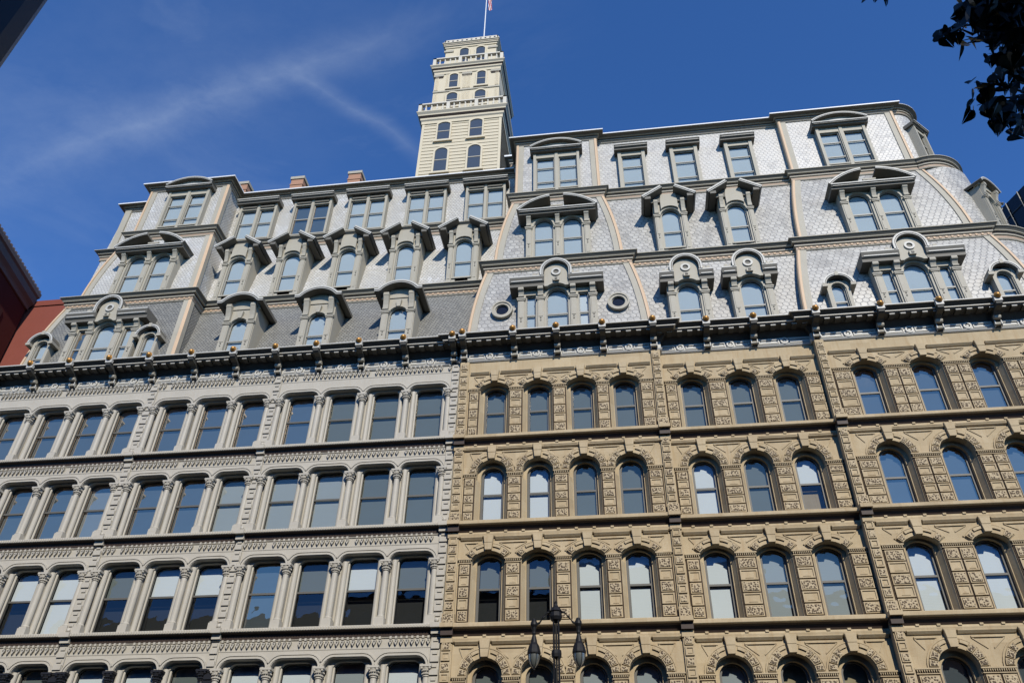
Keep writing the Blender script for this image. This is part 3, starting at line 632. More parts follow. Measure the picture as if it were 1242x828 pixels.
def pavilion(xc, hw, y0, z, kx, slates, label):
    """three storeys of curved mansard with hip boards; z = (lip D, lip E, lip F)"""
    lv = [(24.95, z[0]-0.68, 0.0, 0.63, 1.8), (z[0]+0.02, z[1]-0.66, 1.0, 1.77, 1.7), (z[1]+0.02, z[2]-0.45, 1.93, 1.97, 1.0)]
    for k, (za, zb, ta, tb, pw) in enumerate(lv):
        rings = []; n = 10
        for i in range(n+1):
            s = i/n; t = ta+(tb-ta)*s**pw; zz = za+(zb-za)*s; x = hw-t*kx; y = y0+0.05+t
            rings.append([(xc-x, 9, zz), (xc-x, y, zz), (xc+x, y, zz), (xc+x, 9, zz)])
        mb = MB(); loft(mb, rings); bpart('roof_slope', mb, [slates[k]], label=label[k])
        for sx in (-1, 1):
            hb = MB()
            c = [(xc+sx*(hw-(ta+(tb-ta)*(i/n)**pw)*kx), y0+0.05+ta+(tb-ta)*(i/n)**pw, za+(zb-za)*i/n) for i in range(n+1)]
            for i in range(n):
                p, q = c[i], c[i+1]
                for (u0, u1, d, mi) in ((0.0, 0.11, 0.10, 1), (0.11, 0.42, 0.05, 0)):
                    hb.face([(p[0]-sx*u0, p[1]-d, p[2]), (p[0]-sx*u1, p[1]-d, p[2]), (q[0]-sx*u1, q[1]-d, q[2]), (q[0]-sx*u0, q[1]-d, q[2])], mi)
                    hb.face([(p[0]-sx*u1, p[1]-d, p[2]), (p[0]-sx*u1, p[1]+0.02, p[2]), (q[0]-sx*u1, q[1]+0.02, q[2]), (q[0]-sx*u1, q[1]-d, q[2])], mi)
                hb.face([(p[0], p[1]-0.10, p[2]), (p[0]+sx*0.05, p[1]-0.05, p[2]), (q[0]+sx*0.05, q[1]-0.05, q[2]), (q[0], q[1]-0.10, q[2])], 1)
                hb.face([(p[0]+sx*0.05, p[1]-0.05, p[2]), (p[0]+sx*0.05, p[1]+0.28, p[2]), (q[0]+sx*0.05, q[1]+0.28, q[2]), (q[0]+sx*0.05, q[1]-0.05, q[2])], 0)
                hb.face([(p[0]+sx*0.05, p[1]+0.28, p[2]), (p[0], p[1]+0.28, p[2]), (q[0], q[1]+0.28, q[2]), (q[0]+sx*0.05, q[1]+0.28, q[2])], 1)
            bpart('hip_board', hb, ['trim', 'orange_trim'])
    for k, (t, lip, dz) in enumerate(((0.63, 0.36, 0.70), (1.77, 0.34, 0.68), (1.97, 0.47, 0.50))):
        x = hw-t*kx; mb = MB(); course(mb, rpath(xc-x, xc+x, y0+0.05+t), z[k], dz, lip, k == 0, k == 2)
        if k == 2: mb.face([(xc-x, y0+t, z[k]+0.05), (xc+x, y0+t, z[k]+0.05), (xc+x, 9, z[k]+0.05), (xc-x, 9, z[k]+0.05)], 6)
        bpart('roof_cornice', mb, TR)
def between(xa, xb, ys, z, slates, label=None):
    """straight slopes between pavilions; ys = (y bottom, y top) per storey"""
    zz = [(24.95, z[0]-0.66), (z[0]+0.02, z[1]-0.64), (z[1]+0.02, z[2]-0.45)]
    for k in range(3):
        (ya, yb), (za, zb) = ys[k], zz[k]; mb = MB(); mb.face([(xa, ya, za), (xb, ya, za), (xb, yb, zb), (xa, yb, zb)]); bpart('roof_slope', mb, [slates[k]], label=label[k] if label else None)
        mb = MB(); course(mb, [(xa, yb), (xb, yb)], z[k], (0.70, 0.68, 0.50)[k], (0.36, 0.36, 0.47)[k], k == 0, k == 2)
        if k == 2: mb.face([(xa, yb, z[k]+0.05), (xb, yb, z[k]+0.05), (xb, 28, z[k]+0.05), (xa, 28, z[k]+0.05)], 6)
        bpart('roof_cornice', mb, TR)
ZI = (30.8, 37.05, 41.6); ZS = (30.9, 37.28, 42.55)
pavilion(-26.1, 4.25, 0.12, ZI, 0.80, ('slate_dark', 'slate_small', 'slate_small'), ('dark slate lower slope of the left pavilion', None, None))
between(-23.6, -5.0, ((0.35, 2.0), (2.25, 3.5), (3.6, 3.65)), ZI, ('slate_dark', 'slate_small', 'slate_small'))
pavilion(-2.2, 4.42, 0.0, ZS, 1.0, ('slate_scale', 'slate_scale', 'slate_bright'), ('lower slope of hexagonal slates between two round windows', None, None))
between(0.2, 11.5, ((0.45, 1.0), (1.3, 2.15), (2.32, 2.38)), ZS, ('slate_scale', 'slate_scale', 'slate_bright'))
pavilion(14.5, 5.25, 0.08, ZS, 1.0, ('slate_scale', 'slate_scale', 'slate_bright'), ('pale scaled slate of the right pavilion', None, None))
# flat roof and backs so that the roof is closed
mb = MB(); mb.box(-23.5, 12, 4.6, 28, 24.6, 41.4); mb.box(-28.6, -23.6, 6, 28, 24.6, 41.2); mb.box(-6.0, 18, 4.2, 28, 24.6, 42.3)
bpart('roof_core', mb, ['roof_tar'])
# rounded corner on the right
def turret(cx, cy, prof, name, mats, mt=None, a0=-180, a1=60, parent=None):
    mb = MB(); seg = 26; n = len(prof)
    for i in range(seg+1):
        a = R(a0+(a1-a0)*i/seg)
        for r, z in prof: mb.v.append((cx+r*math.cos(a), cy+r*math.sin(a), z))
    for i in range(seg):
        for q in range(n-1): mb.f.append((i*n+q, (i+1)*n+q, (i+1)*n+q+1, i*n+q+1)); mb.m.append(mt[q] if mt else 0)
    return bpart(name, mb, mats, smooth=False)
def ring_course(cx, cy, r, zl, dz, lip, flash=False):
    s = dz/0.72
    pr = [(r, zl-0.72*s), (r+0.05, zl-0.72*s), (r+0.08, zl-0.66*s), (r+0.04, zl-0.64*s), (r+0.05, zl-0.45*s), (r+0.11, zl-0.43*s), (r+0.12, zl-0.36*s), (r+0.08, zl-0.34*s), (r+0.13, zl-0.24*s), (r+0.20, zl-0.22*s), (r+0.21, zl-0.18*s), (r+lip-0.04, zl-0.05*s), (r+lip, zl-0.04*s), (r+lip, zl), (0.01, zl+0.06)]
    turret(cx, cy, pr, 'roof_cornice', TR, [0, 0, 0, 2, 0, 0, 0, 5, 0, 0, 1, 0, 3 if flash else 0, 6], -110, 100)
turret(19.3, 4.0, [(3.7, 24.95), (3.62, 26.5), (3.4, 28.2), (3.0, 30.2)], 'roof_slope', ['slate_scale'])
ring_course(19.3, 4.0, 3.0, ZS[0]-0.02, 0.70, 0.36)
turret(18.75, 3.85, [(2.5, 30.9), (2.45, 32.3), (2.3, 34.2), (2.1, 36.6)], 'roof_slope', ['slate_scale'])
ring_course(18.45, 3.65, 1.9, ZS[1]-0.02, 0.68, 0.34)
turret(17.95, 3.45, [(1.28, 37.2), (1.24, 42.1)], 'roof_slope', ['slate_bright'])
ring_course(17.95, 3.45, 1.26, ZS[2]-0.06, 0.5, 0.42, True)
mb = MB(); mb.box(16.5, 18.6, 2.6, 6, 31, 37.0); mb.box(17.6, 18.9, 4.0, 28, 24.6, 42.3); mb.box(18.0, 22.5, 5.0, 28, 24.6, 30.5); mb.box(18.0, 20.5, 5.0, 28, 30.0, 36.6); bpart('side_wing', mb, ['slate_small'])
# piece of the roof set back beyond the left pavilion, and the low penthouse beside the tower
mb = MB(); loft(mb, [[(-31.4, 14, 30.8), (-31.4, 3.0, 30.8), (-27, 3.0, 30.8)], [(-31.35, 14, 36.4), (-31.35, 3.3, 36.4), (-27, 3.3, 36.4)]]); loft(mb, [[(-31.6, 14, 37), (-31.6, 3.55, 37), (-27, 3.55, 37)], [(-31.35, 14, 41.2), (-31.35, 3.6, 41.2), (-27, 3.6, 41.2)]])
bpart('roof_slope', mb, ['slate_small'], label='set-back slope of the side wing')
mb = MB(); course(mb, [(-31.4, 14), (-31.4, 3.3), (-27, 3.3)], 37.05, 0.68, 0.4, False); course(mb, [(-31.35, 14), (-31.35, 3.6), (-27, 3.6)], 41.6, 0.5, 0.47, False, True)
for x in (-31.35,): mb.box(x, x+0.42, 3.48, 3.7, 37.0, 41.2, 0)
bpart('roof_cornice', mb, TR)
mb = MB(); mb.box(-5.25, -4.0, 3.7, 12, 41.6, 42.2, 0); bpart('penthouse', mb, ['slate_bright'])
mb = MB(); course(mb, [(-5.25, 12), (-5.25, 3.7), (-4.0, 3.7)], 43.0, 0.85, 0.42, False, True); bpart('roof_cornice', mb, TR)
# ------------------------------------------------------------------ dormers
DM = ['trim', 'hood_paint', 'cornice_edge']
_dm = {}
def console(mb, x, z0, z1, w=0.13, pr=0.32):
    mb.xprism([(0, z0), (-0.12, z0+0.02), (-0.15, z0+(z1-z0)*0.35), (-0.20, z0+(z1-z0)*0.55), (-pr, z1-0.10), (-pr, z1), (0, z1)], x-w, x+w, 0)
    mb.tube([(x-w-0.01, -pr+0.07, z1-0.12), (x+w+0.01, -pr+0.07, z1-0.12)], 0.075, 8, 0); mb.tube([(x-w-0.01, -0.13, z0+0.10), (x+w+0.01, -0.13, z0+0.10)], 0.06, 8, 0)
def body(ops, HW, H, pils, depth, capz, plain=False, frame=0.08):
    mb = MB(); panel(mb, -HW, HW, 0, H, 0, 0.16, ops)
    for sx in (-1, 1): mb.face([(sx*HW, 0, 0), (sx*HW, depth, 0), (sx*HW, depth, H), (sx*HW, 0, H)])
    mb.face([(-HW, 0, H), (HW, 0, H), (HW, depth, H), (-HW, depth, H)])
    for o in ops:
        if o.rise > 0: mb.band(o.top(0.015), o.top(frame+0.02), -0.05, 0)
        mb.box(o.cx-o.hw-0.05, o.cx+o.hw+0.05, -0.07, 0, o.zb-0.09, o.zb)
    for x, w in pils:
        if plain: mb.box(x-w/2, x+w/2, -0.05, 0, 0, H); continue
        mb.box(x-w/2, x+w/2, -0.07, 0, 0, capz); mb.box(x-w/2-0.03, x+w/2+0.03, -0.11, 0, 0, 0.32); mb.box(x-w/2+0.06, x+w/2-0.06, -0.09, -0.07, 0.42, capz*0.40); mb.box(x-w/2+0.06, x+w/2-0.06, -0.09, -0.07, capz*0.53, capz-0.14)
        for dz in (0.425, 0.485): mb.box(x-0.03, x+0.03, -0.095, -0.07, capz*dz, capz*dz+0.06, 1)
        mb.box(x-w/2-0.04, x+w/2+0.04, -0.12, 0, capz-0.10, capz-0.03); mb.box(x-w/2-0.06, x+w/2+0.06, -0.15, 0, capz-0.03, capz+0.04)
        console(mb, x, capz+0.04, H, w*0.40)
    return mb
def slab(mb, x0, x1, z0, z1, pr, back):
    mb.xprism([(back, z0), (-pr+0.16, z0), (-pr+0.15, z0+(z1-z0)*0.3), (-pr+0.06, z0+(z1-z0)*0.45), (-pr+0.05, z0+(z1-z0)*0.6), (-pr, z1-0.06), (-pr, z1), (back, z1+0.03)], x0, x1, 1)
    mb.box(x0+0.004, x1-0.004, -pr-0.012, -pr+0.04, z1-0.055, z1+0.012, 2); mb.box(x0+0.09, x1-0.09, -pr+0.035, -pr+0.1, z0+(z1-z0)*0.48, z0+(z1-z0)*0.58, 2)
def thick_curve(mb, pts, th, y0, y1, m=1, edge=True):
    up = []
    for i, p in enumerate(pts):
        a = Vector(pts[max(0, i-1)]); b = Vector(pts[min(len(pts)-1, i+1)]); d = (b-a).normalized(); up.append((p[0]-d.y*th, p[1]+d.x*th))
    for i in range(len(pts)-1):
        a, b, c, d = pts[i], pts[i+1], up[i+1], up[i]
        mb.face([(a[0],y0,a[1]),(b[0],y0,b[1]),(c[0],y0,c[1]),(d[0],y0,d[1])], m)
        mb.face([(a[0],y0,a[1]),(b[0],y0,b[1]),(b[0],y1,b[1]),(a[0],y1,a[1])], m); mb.face([(d[0],y0,d[1]),(c[0],y0,c[1]),(c[0],y1,c[1]),(d[0],y1,d[1])], m)
    for i in (0, -1): mb.face([(pts[i][0],y0,pts[i][1]),(up[i][0],y0,up[i][1]),(up[i][0],y1,up[i][1]),(pts[i][0],y1,pts[i][1])], m)
    if edge:
        q = [(p[0]*0.5+u[0]*0.5, p[1]*0.5+u[1]*0.5) for p, u in zip(pts, up)]; mb.band(q, up, y0-0.03, y0, 2)
        q2 = [(p[0]*0.92+u[0]*0.08, p[1]*0.92+u[1]*0.08) for p, u in zip(pts, up)]; q3 = [(p[0]*0.75+u[0]*0.25, p[1]*0.75+u[1]*0.25) for p, u in zip(pts, up)]; mb.band(q2, q3, y0-0.02, y0, 2)
def make(kind):
    if kind in _dm: return _dm[kind]
    hd = MB(); rails = []; fw = 0.05
    if kind == 'arched':
        ops = [Op(0, 0.49, 0.15, 2.42, 0.49)]; b = body(ops, 0.86, 3.7, [(-0.66, 0.34), (0.66, 0.34)], 2.4, 2.6); rails = [1.35]
        cv = [(-1.25, 3.62), (-1.02, 3.62)] + arc(0, 2.95, 1.17, -52, 52, 12) + [(1.02, 3.62), (1.25, 3.62)]
        thick_curve(hd, cv, 0.19, -0.52, 2.4); hd.prism([(-0.98, 3.5)] + arc(0, 2.95, 1.16, -50, 50, 8) + [(0.98, 3.5)], -0.05, 0.1, 0)
        b.prism([(-0.09, 2.86), (0.09, 2.86), (0.14, 3.3), (-0.14, 3.3)], -0.16, 0, 0)
    elif kind == 'small':
        ops = [Op(0, 0.31, 0.15, 1.85, 0.31)]; b = body(ops, 0.52, 2.34, [(-0.43, 0.16), (0.43, 0.16)], 0.9, 1.45, plain=True, frame=0.05); rails = [0.95]
        thick_curve(hd, arc(0, 1.88, 0.56, -84, 84, 14), 0.15, -0.28, 0.9)
        for sx in (-1, 1): hd.box(sx*0.64-0.12, sx*0.64+0.12, -0.30, 0.5, 1.80, 1.95, 0)
        b.prism(arc(0, 1.88, 0.56, -84, 84, 14), -0.03, 0.0, 0) if False else None
        hd.box(-0.08, 0.08, -0.32, -0.27, 2.42, 2.66, 0)
    elif kind in ('triple', 'scroll'):
        tri = kind == 'triple'
        ops = [Op(0, 0.54, 0.15, 2.56, 0.54)]
        if tri: ops = [Op(-1.29, 0.25, 0.15, 2.78, 0)] + ops + [Op(1.29, 0.25, 0.15, 2.78, 0)]
        pl = [(-0.80, 0.32), (0.80, 0.32)] + ([(-1.76, 0.32), (1.76, 0.32)] if tri else [])
        HW = 1.93 if tri else 0.99; b = body(ops, HW, 3.1, pl, 1.4, 2.5); rails = [1.4]
        e = 2.32 if tri else 1.30
        for sx in (-1, 1):
            a_, b_ = sorted((sx*0.60, sx*e)); slab(hd, a_, b_, 3.08, 3.62, 0.48, 1.4)
            hd.prism([(sx*0.62, 3.62), (sx*1.22, 3.62), (sx*1.10, 3.70), (sx*0.92, 3.78), (sx*0.80, 3.95), (sx*0.72, 4.2), (sx*0.62, 4.3)][::1 if sx > 0 else -1], -0.40, -0.05, 0)
            hd.tube([(sx*1.08, -0.43, 3.73), (sx*1.08, -0.05, 3.73)], 0.10, 10, 0)
        hd.prism([(-0.60, 3.05)] + [(-0.60, 3.9)] + arc(0, 3.9, 0.60, -85, 85, 12) + [(0.60, 3.9), (0.60, 3.05), (0.46, 3.05)] + arc(0, 2.56, 0.66, 42, -42, 8) + [(-0.46, 3.05)], -0.30, 0.2, 0)
        thick_curve(hd, [(-0.62, 3.62), (-0.62, 3.9)] + arc(0, 3.9, 0.62, -80, 80, 14) + [(0.62, 3.9), (0.62, 3.62)], 0.17, -0.50, 1.4)
        hd.band(arc(0, 3.92, 0.14, -180, 180, 18), arc(0, 3.92, 0.24, -180, 180, 18), -0.37, -0.30, 2); hd.prism(arc(0, 3.92, 0.15, -180, 172, 14), -0.315, -0.30, 1)
        hd.box(-0.15, 0.15, -0.42, -0.30, 3.30, 3.52, 0); hd.box(-0.06, 0.06, -0.45, -0.40, 3.36, 3.46, 1)
    elif kind == 'pair':
        ops = [Op(-0.78, 0.53, 0.12, 2.68, 0.53), Op(0.78, 0.53, 0.12, 2.68, 0.53)]; b = body(ops, 1.74, 3.32, [(-1.58, 0.30), (0, 0.28), (1.58, 0.30)], 1.2, 2.55); rails = [1.62]
        slab(hd, -2.1, 2.1, 3.28, 3.55, 0.55, 1.2)
        for sx in (-1, 1):
            p = arc(0, 4.45-2.8, 2.8, -48.6, -7.5, 10); p = [(x, z) for x, z in p if z > 3.49]
            if sx > 0: p = [(-x, z) for x, z in reversed(p)]
            thick_curve(hd, p, 0.17, -0.55, 1.2); hd.prism([(x, z+0.02) for x, z in p] + ([(p[-1][0], 3.5), (p[0][0], 3.5)]), 0.12, 0.5, 0)
        hd.box(-0.28, 0.28, -0.22, 0.5, 3.55, 4.0, 0); hd.box(-0.33, 0.33, -0.28, 0.5, 3.92, 4.03, 0); hd.tube([(-0.05, -0.20, 3.75), (-0.05, -0.30, 3.75)], 0.12, 10, 0)
    elif kind == 'gable':
        ops = [Op(0, 0.50, 0.55, 2.96, 0.50)]; b = body(ops, 0.88, 3.95, [(-0.72, 0.26), (0.72, 0.26)], 1.9, 2.95); rails = [1.25]
        b.box(-0.36, 0.36, 0.0, 0.02, 0.12, 0.45, 1); b.box(-0.45, 0.45, -0.06, 0, 0.45, 0.52)
        for sx in (-1, 1):
            p = [(-1.36, 3.90), (-0.30, 4.62)]
            if sx > 0: p = [(-x, z) for x, z in reversed(p)]
            thick_curve(hd, p, 0.20, -0.58, 1.7); hd.prism([(sx*1.30, 3.82), (sx*0.98, 3.82), (sx*0.98, 4.02), (sx*1.30, 3.98)][::1 if sx > 0 else -1], -0.55, 1.6, 1)
            hd.prism([(sx*1.2, 3.93), (sx*0.42, 3.93), (sx*0.42, 4.5)][::1 if sx > 0 else -1], -0.12, 0.4, 1)
        hd.prism([(-0.46, 3.35), (-0.46, 4.0), (-0.40, 4.5), (0.40, 4.5), (0.46, 4.0), (0.46, 3.35)] + arc(0, 2.96, 0.62, 38, -38, 6), -0.16, 0.5, 0)
    elif kind == 'segment':
        ops = [Op(-0.68, 0.54, 0.30, 3.10, 0), Op(0.68, 0.54, 0.30, 3.10, 0)]; b = body(ops, 1.38, 3.5, [(-1.31, 0.16), (0, 0.18), (1.31, 0.16)], 0.35, 2.9, plain=True); rails = [0.72, 1.95]
        slab(hd, -1.58, 1.58, 3.48, 3.68, 0.38, 0.35); thick_curve(hd, arc(0, 4.28-2.45, 2.45, -38, 38, 14), 0.14, -0.38, 0.35)
        hd.prism([(x, z) for x, z in arc(0, 4.28-2.45, 2.45, -37, 37, 12)] + [(1.4, 3.6), (-1.4, 3.6)], -0.12, 0.3, 0); hd.band(arc(0, 4.1-2.45, 2.3, -25, 25, 10), arc(0, 4.1-2.45, 2.38, -25, 25, 10), -0.17, -0.12, 2)
    elif kind == 'flat_pair':
        ops = [Op(-0.61, 0.51, 0.10, 2.75, 0), Op(0.61, 0.51, 0.10, 2.75, 0)]; b = body(ops, 1.24, 3.12, [(-1.18, 0.14), (0, 0.16), (1.18, 0.14)], 0.45, 2.9, plain=True); rails = [1.45]
        b.box(-1.05, -0.12, -0.08, 0, 2.86, 2.98, 1); b.box(0.12, 1.05, -0.08, 0, 2.86, 2.98, 1); slab(hd, -1.42, 1.42, 3.10, 3.42, 0.42, 0.45)
    elif kind == 'slim':
        ops = [Op(0, 0.38, 0.45, 2.75, 0.38)]; b = body(ops, 0.68, 3.6, [(-0.54, 0.24), (0.54, 0.24)], 0.9, 2.75); rails = [1.15]
        thick_curve(hd, arc(0, 3.0, 0.98, -55, 55, 12), 0.14, -0.34, 0.9); hd.prism(arc(0, 3.0, 0.97, -54, 54, 10), -0.06, 0.2, 0)
    elif kind == 'slim_flat':
        ops = [Op(0, 0.42, 0.15, 3.05, 0)]; b = body(ops, 0.58, 3.35, [(-0.5, 0.15), (0.5, 0.15)], 0.5, 2.9, plain=True); rails = [0.62, 1.95]; slab(hd, -0.72, 0.72, 3.32, 3.55, 0.24, 0.5)
    elif kind == 'flat':
        ops = [Op(0, 0.60, 0.15, 3.05, 0)]; b = body(ops, 0.82, 3.4, [(-0.71, 0.2), (0.71, 0.2)], 0.45, 2.9, plain=True); rails = [0.62, 1.95]; slab(hd, -1.0, 1.0, 3.38, 3.72, 0.40, 0.45)
    _dm[kind] = (b.mesh('dormer', DM), hd.mesh('hood', DM), ops, rails, fw); return _dm[kind]
def dormer(kind, x, y, z, styles, name='dormer', rz=0, label=None):
    bm, hm, ops, rails, fw = make(kind); o = bpart(name, bm, loc=(x, y, z), label=label, rz=rz); inst('hood', hm, o)
    for k, op in enumerate(ops):
        st = styles[k % len(styles)]; f, p, bl = window_meshes(kind+'%.2f' % op.hw, op, fw, rails, st, 'sash_light', 0.2)
        inst('sash', f, o, (op.cx, 0.10, op.zb)); inst('pane', p, o, (op.cx, 0.10, op.zb))
        if bl: inst('blind', bl, o, (op.cx, 0.10, op.zb))
for x in (-18.72, -14.5, -10.27): dormer('arched', x, 0.10, 25.0, 'C')
for x in (-21.1, -17.78, -14.42, -11.0, -7.6): dormer('gable', x, 2.0, 30.85, 'C')
for x, s in ((-21.6, 'CC'), (-17.95, 'SS'), (-14.3, 'CC'), (-10.5, 'CC'), (-6.75, 'CC')): dormer('flat_pair', x, 3.22, 37.1, s, 'attic_window')
dormer('triple', -26.05, -0.08, 25.0, 'SCC'); dormer('small', -29.35, -0.08, 25.0, 'C'); dormer('small', -23.35, -0.08, 25.0, 'C')
dormer('pair', -25.95, 0.9, 30.8, 'CC'); dormer('segment', -25.8, 1.80, 37.1, 'CC', 'attic_window')
dormer('triple', -2.2, -0.2, 25.0, 'CCW'); dormer('pair', -2.15, 0.78, 30.9, 'CC'); dormer('segment', -2.2, 1.68, 37.3, 'CC', 'attic_window')
for x in (4.15, 7.15): dormer('scroll', x, 0.2, 25.0, 'C')
for x in (3.95, 7.45): dormer('gable', x, 1.05, 30.9, 'C')
for x, s in ((2.3, 'C'), (5.4, 'C'), (8.6, 'C')): dormer('flat', x, 2.05, 37.3, s, 'attic_window')
dormer('triple', 14.6, -0.12, 25.0, 'CCC'); dormer('small', 10.95, -0.12, 25.0, 'C'); dormer('small', 18.25, -0.12, 25.0, 'C')
dormer('pair', 14.45, 0.86, 30.9, 'CC'); dormer('segment', 14.45, 1.76, 37.3, 'CC', 'attic_window')
def on_turret(kind, cx, cy, r, deg, z, st, name='dormer'):
    a = R(deg); dormer(kind, cx+r*math.sin(a), cy-r*math.cos(a), z, st, name, rz=a)
on_turret('slim', 18.75, 3.85, 2.72, 40, 30.9, 'C'); on_turret('slim', 18.75, 3.85, 2.72, 88, 30.9, 'C'); on_turret('slim_flat', 17.95, 3.45, 1.50, 42, 37.2, 'C', 'attic_window'); on_turret('slim_flat', 17.95, 3.45, 1.50, 88, 37.2, 'C', 'attic_window')
on_turret('scroll', 19.3, 4.0, 3.95, 50, 25.0, 'C')
# round windows
for x in (-4.95, 0.76):
    m_ = MB(); m_.band(arc(0, 0, 0.33, -180, 180, 28), arc(0, 0, 0.50, -180, 180, 28), -0.12, 0.12); m_.band(arc(0, 0, 0.45, -180, 180, 28), arc(0, 0, 0.53, -180, 180, 28), -0.17, 0.0); m_.band(arc(0, 0, 0.30, -180, 180, 28), arc(0, 0, 0.38, -180, 180, 28), -0.04, 0.1)
    o = bpart('round_window', m_, ['trim'], (x, 0.10, 27.15)); m_ = MB(); m_.prism(arc(0, 0, 0.34, -180, 168, 24), 0.0, 0.02); inst('pane', m_.mesh('pane', ['tower_glass']), o)
# chimneys
for x, w in ((-25.35, 0.5), (-21.1, 0.45), (-16.85, 0.45)):
    m_ = MB(); m_.box(-w, w, -0.4, 0.4, 41, 45.9, 0); m_.box(-w-0.07, w+0.07, -0.47, 0.47, 45.9, 46.15, 1); m_.box(-w-0.04, w+0.04, -0.44, 0.44, 45.3, 45.4, 0); bpart('chimney', m_, ['terracotta', 'trim'], (x, 6.4, 0))
# ------------------------------------------------------------------ tower
TX, TY = -11.75, 15.0
TM = ['cream', 'dark_shade_trim', 'trim', 'dull_glass', 'sash']
m_ = MB(); m_.box(-3.70, 3.70, 0.05, 7.45, 41, 63.4, 0)
z = 41.2
while z < 63.0:
    for s_ in (0,):
        m_.box(-3.72, 3.72, 0.0, 7.5, z, z+0.36, 0)
    z += 0.45
for x in (-3.6, 3.6): m_.box(x-0.12, x+0.12, -0.04, 7.54, 41, 63.3, 0)
m_.box(-3.25, 3.25, 0.5, 7.0, 64.0, 72.2, 0); m_.box(-2.65, 2.65, 1.1, 6.4, 72.0, 77.4, 0)
for x in (-3.0, -1.95, -1.55, -0.2, 0.2, 1.4, 1.8, 3.0):
    for zz, h in ((65, 3.3), (68.9, 3.0)):
        for q in (-0.12, 0, 0.12): m_.box(x+q-0.035, x+q+0.035, 0.44, 0.5, zz, zz+h, 0)
for x in (-2.85, 0, 2.85): m_.box(x-0.5, x+0.5, 0.40, 0.5, 71.1, 71.4, 2); m_.box(x-0.45, x+0.45, 0.43, 0.5, 70.9, 71.0, 1)
m_.box(-3.28, 3.28, 0.42, 7.1, 68.5, 68.7, 2)
for x in (-2.3, 2.3): m_.box(x-0.5, x+0.5, 1.0, 1.1, 76.2, 76.5, 2)
tower = bpart('tower', m_, TM, (TX, TY, 0))
def tcor(hw, y0, y1, z, out, h):
    p = [(-hw, y1), (-hw, y0), (hw, y0), (hw, y1)]; mb = MB()
    mb.sweep(p, [(0, z-h), (0.08, z-h), (0.10, z-h*0.75), (0.2, z-h*0.65), (0.22, z-h*0.5), (out*0.7, z-h*0.35), (out*0.75, z-h*0.25), (out, z-0.1), (out, z), (-0.5, z+0.02)], [0, 0, 2, 0, 1, 0, 2, 0, 0]); mb.face([(-hw-out*0.9, y0-out*0.9, z+0.01), (hw+out*0.9, y0-out*0.9, z+0.01), (hw+out*0.9, y1, z+0.01), (-hw-out*0.9, y1, z+0.01)])
    inst('cornice', mb.mesh('cornice', TM), tower)
tcor(3.72, 0, 7.5, 64.4, 0.55, 1.4); tcor(3.25, 0.5, 7.0, 72.6, 0.5, 1.15); tcor(2.65, 1.1, 6.4, 77.6, 0.35, 0.7)
def balus(hw, y0, y1, z, h, n):
    mb = MB(); d = 0.14
    for (xa, xb, ya, yb) in ((-hw, hw, y0, y0+2*d), (-hw, -hw+2*d, y0, y1), (hw-2*d, hw, y0, y1)):
        mb.box(xa, xb, ya, yb, z, z+0.14); mb.box(xa-0.03, xb+0.03, ya-0.03, yb+0.03, z+h-0.16, z+h)
    for i in range(n+1):
        x = -hw+d + (2*hw-2*d)*i/n; mb.lathe([(0.09, z+0.14), (0.12, z+h*0.35), (0.06, z+h*0.6), (0.10, z+h-0.16)], x, y0+d, 6)
        for sx in (-1, 1): mb.lathe([(0.09, z+0.14), (0.12, z+h*0.35), (0.06, z+h*0.6), (0.10, z+h-0.16)], sx*(hw-d), y0+d+(y1-y0)*i/n, 6)
        if i % 5 == 0 or i == n: mb.box(x-0.16, x+0.16, y0-0.02, y0+2*d+0.02, z+0.1, z+h-0.05)
    inst('balustrade', mb.mesh('balustrade', ['balustrade_paint']), tower)
balus(4.15, -0.45, 7.5, 64.42, 1.2, 15); balus(3.55, 0.2, 7.0, 72.62, 1.35, 13)
mb = MB(); mb.box(-2.8, 2.8, 0.95, 6.5, 77.6, 77.7, 0); mb.box(-2.8, 2.8, 0.95, 1.05, 78.15, 78.3, 0)
for i in range(12): x = -2.7+5.4*i/11; mb.box(x-0.15, x+0.15, 0.95, 1.05, 77.7, 78.15, 0)
mb.box(-2.8, -2.7, 0.95, 6.5, 77.7, 78.3, 0); mb.box(2.7, 2.8, 0.95, 6.5, 77.7, 78.3, 0); inst('balustrade', mb.mesh('balustrade', ['balustrade_paint']), tower)
def twin(x, y, hw, zb, zt, rise):
    mb = MB(); o = Op(0, hw, 0, zt-zb-rise, rise); mb.prism(o.loop(0), -0.07, -0.02, 3); mb.band(o.loop(0.0, 0)[::1], o.loop(0.17, 0)[::1], -0.14, 0.02, 0); mb.box(-hw-0.3, hw+0.3, -0.2, 0, -0.22, 0, 0); mb.box(-hw, hw, -0.10, -0.05, (zt-zb)*0.5-0.05, (zt-zb)*0.5+0.05, 2)
    inst('window', mb.mesh('window', TM), tower, (x-TX, y-TY, zb))
for x in (-13.35, -10.35): twin(x, TY, 0.57, 56.1, 59.3, 0.5); twin(x, TY, 0.57, 60.45, 63.0, 0.28); twin(x, TY, 0.57, 52.0, 55.2, 0.5)
for x in (-13.05, -10.3): twin(x, TY+0.5, 0.42, 69.0, 71.3, 0.25); twin(x+0.0, TY+0.5, 0.52, 66.0, 68.2, 0.4)
for x in (-12.4, -10.7): twin(x, TY+1.1, 0.46, 74.0, 76.6, 0.4)
mb = MB(); mb.tube([(0, 0, 77), (0, 0, 92), (0, 0, 92.2)], [0.075, 0.05, 0.02], 8); fp = inst('flagpole', mb.mesh('flagpole', ['white_paint']), tower, (0.85, 3.0, 0))
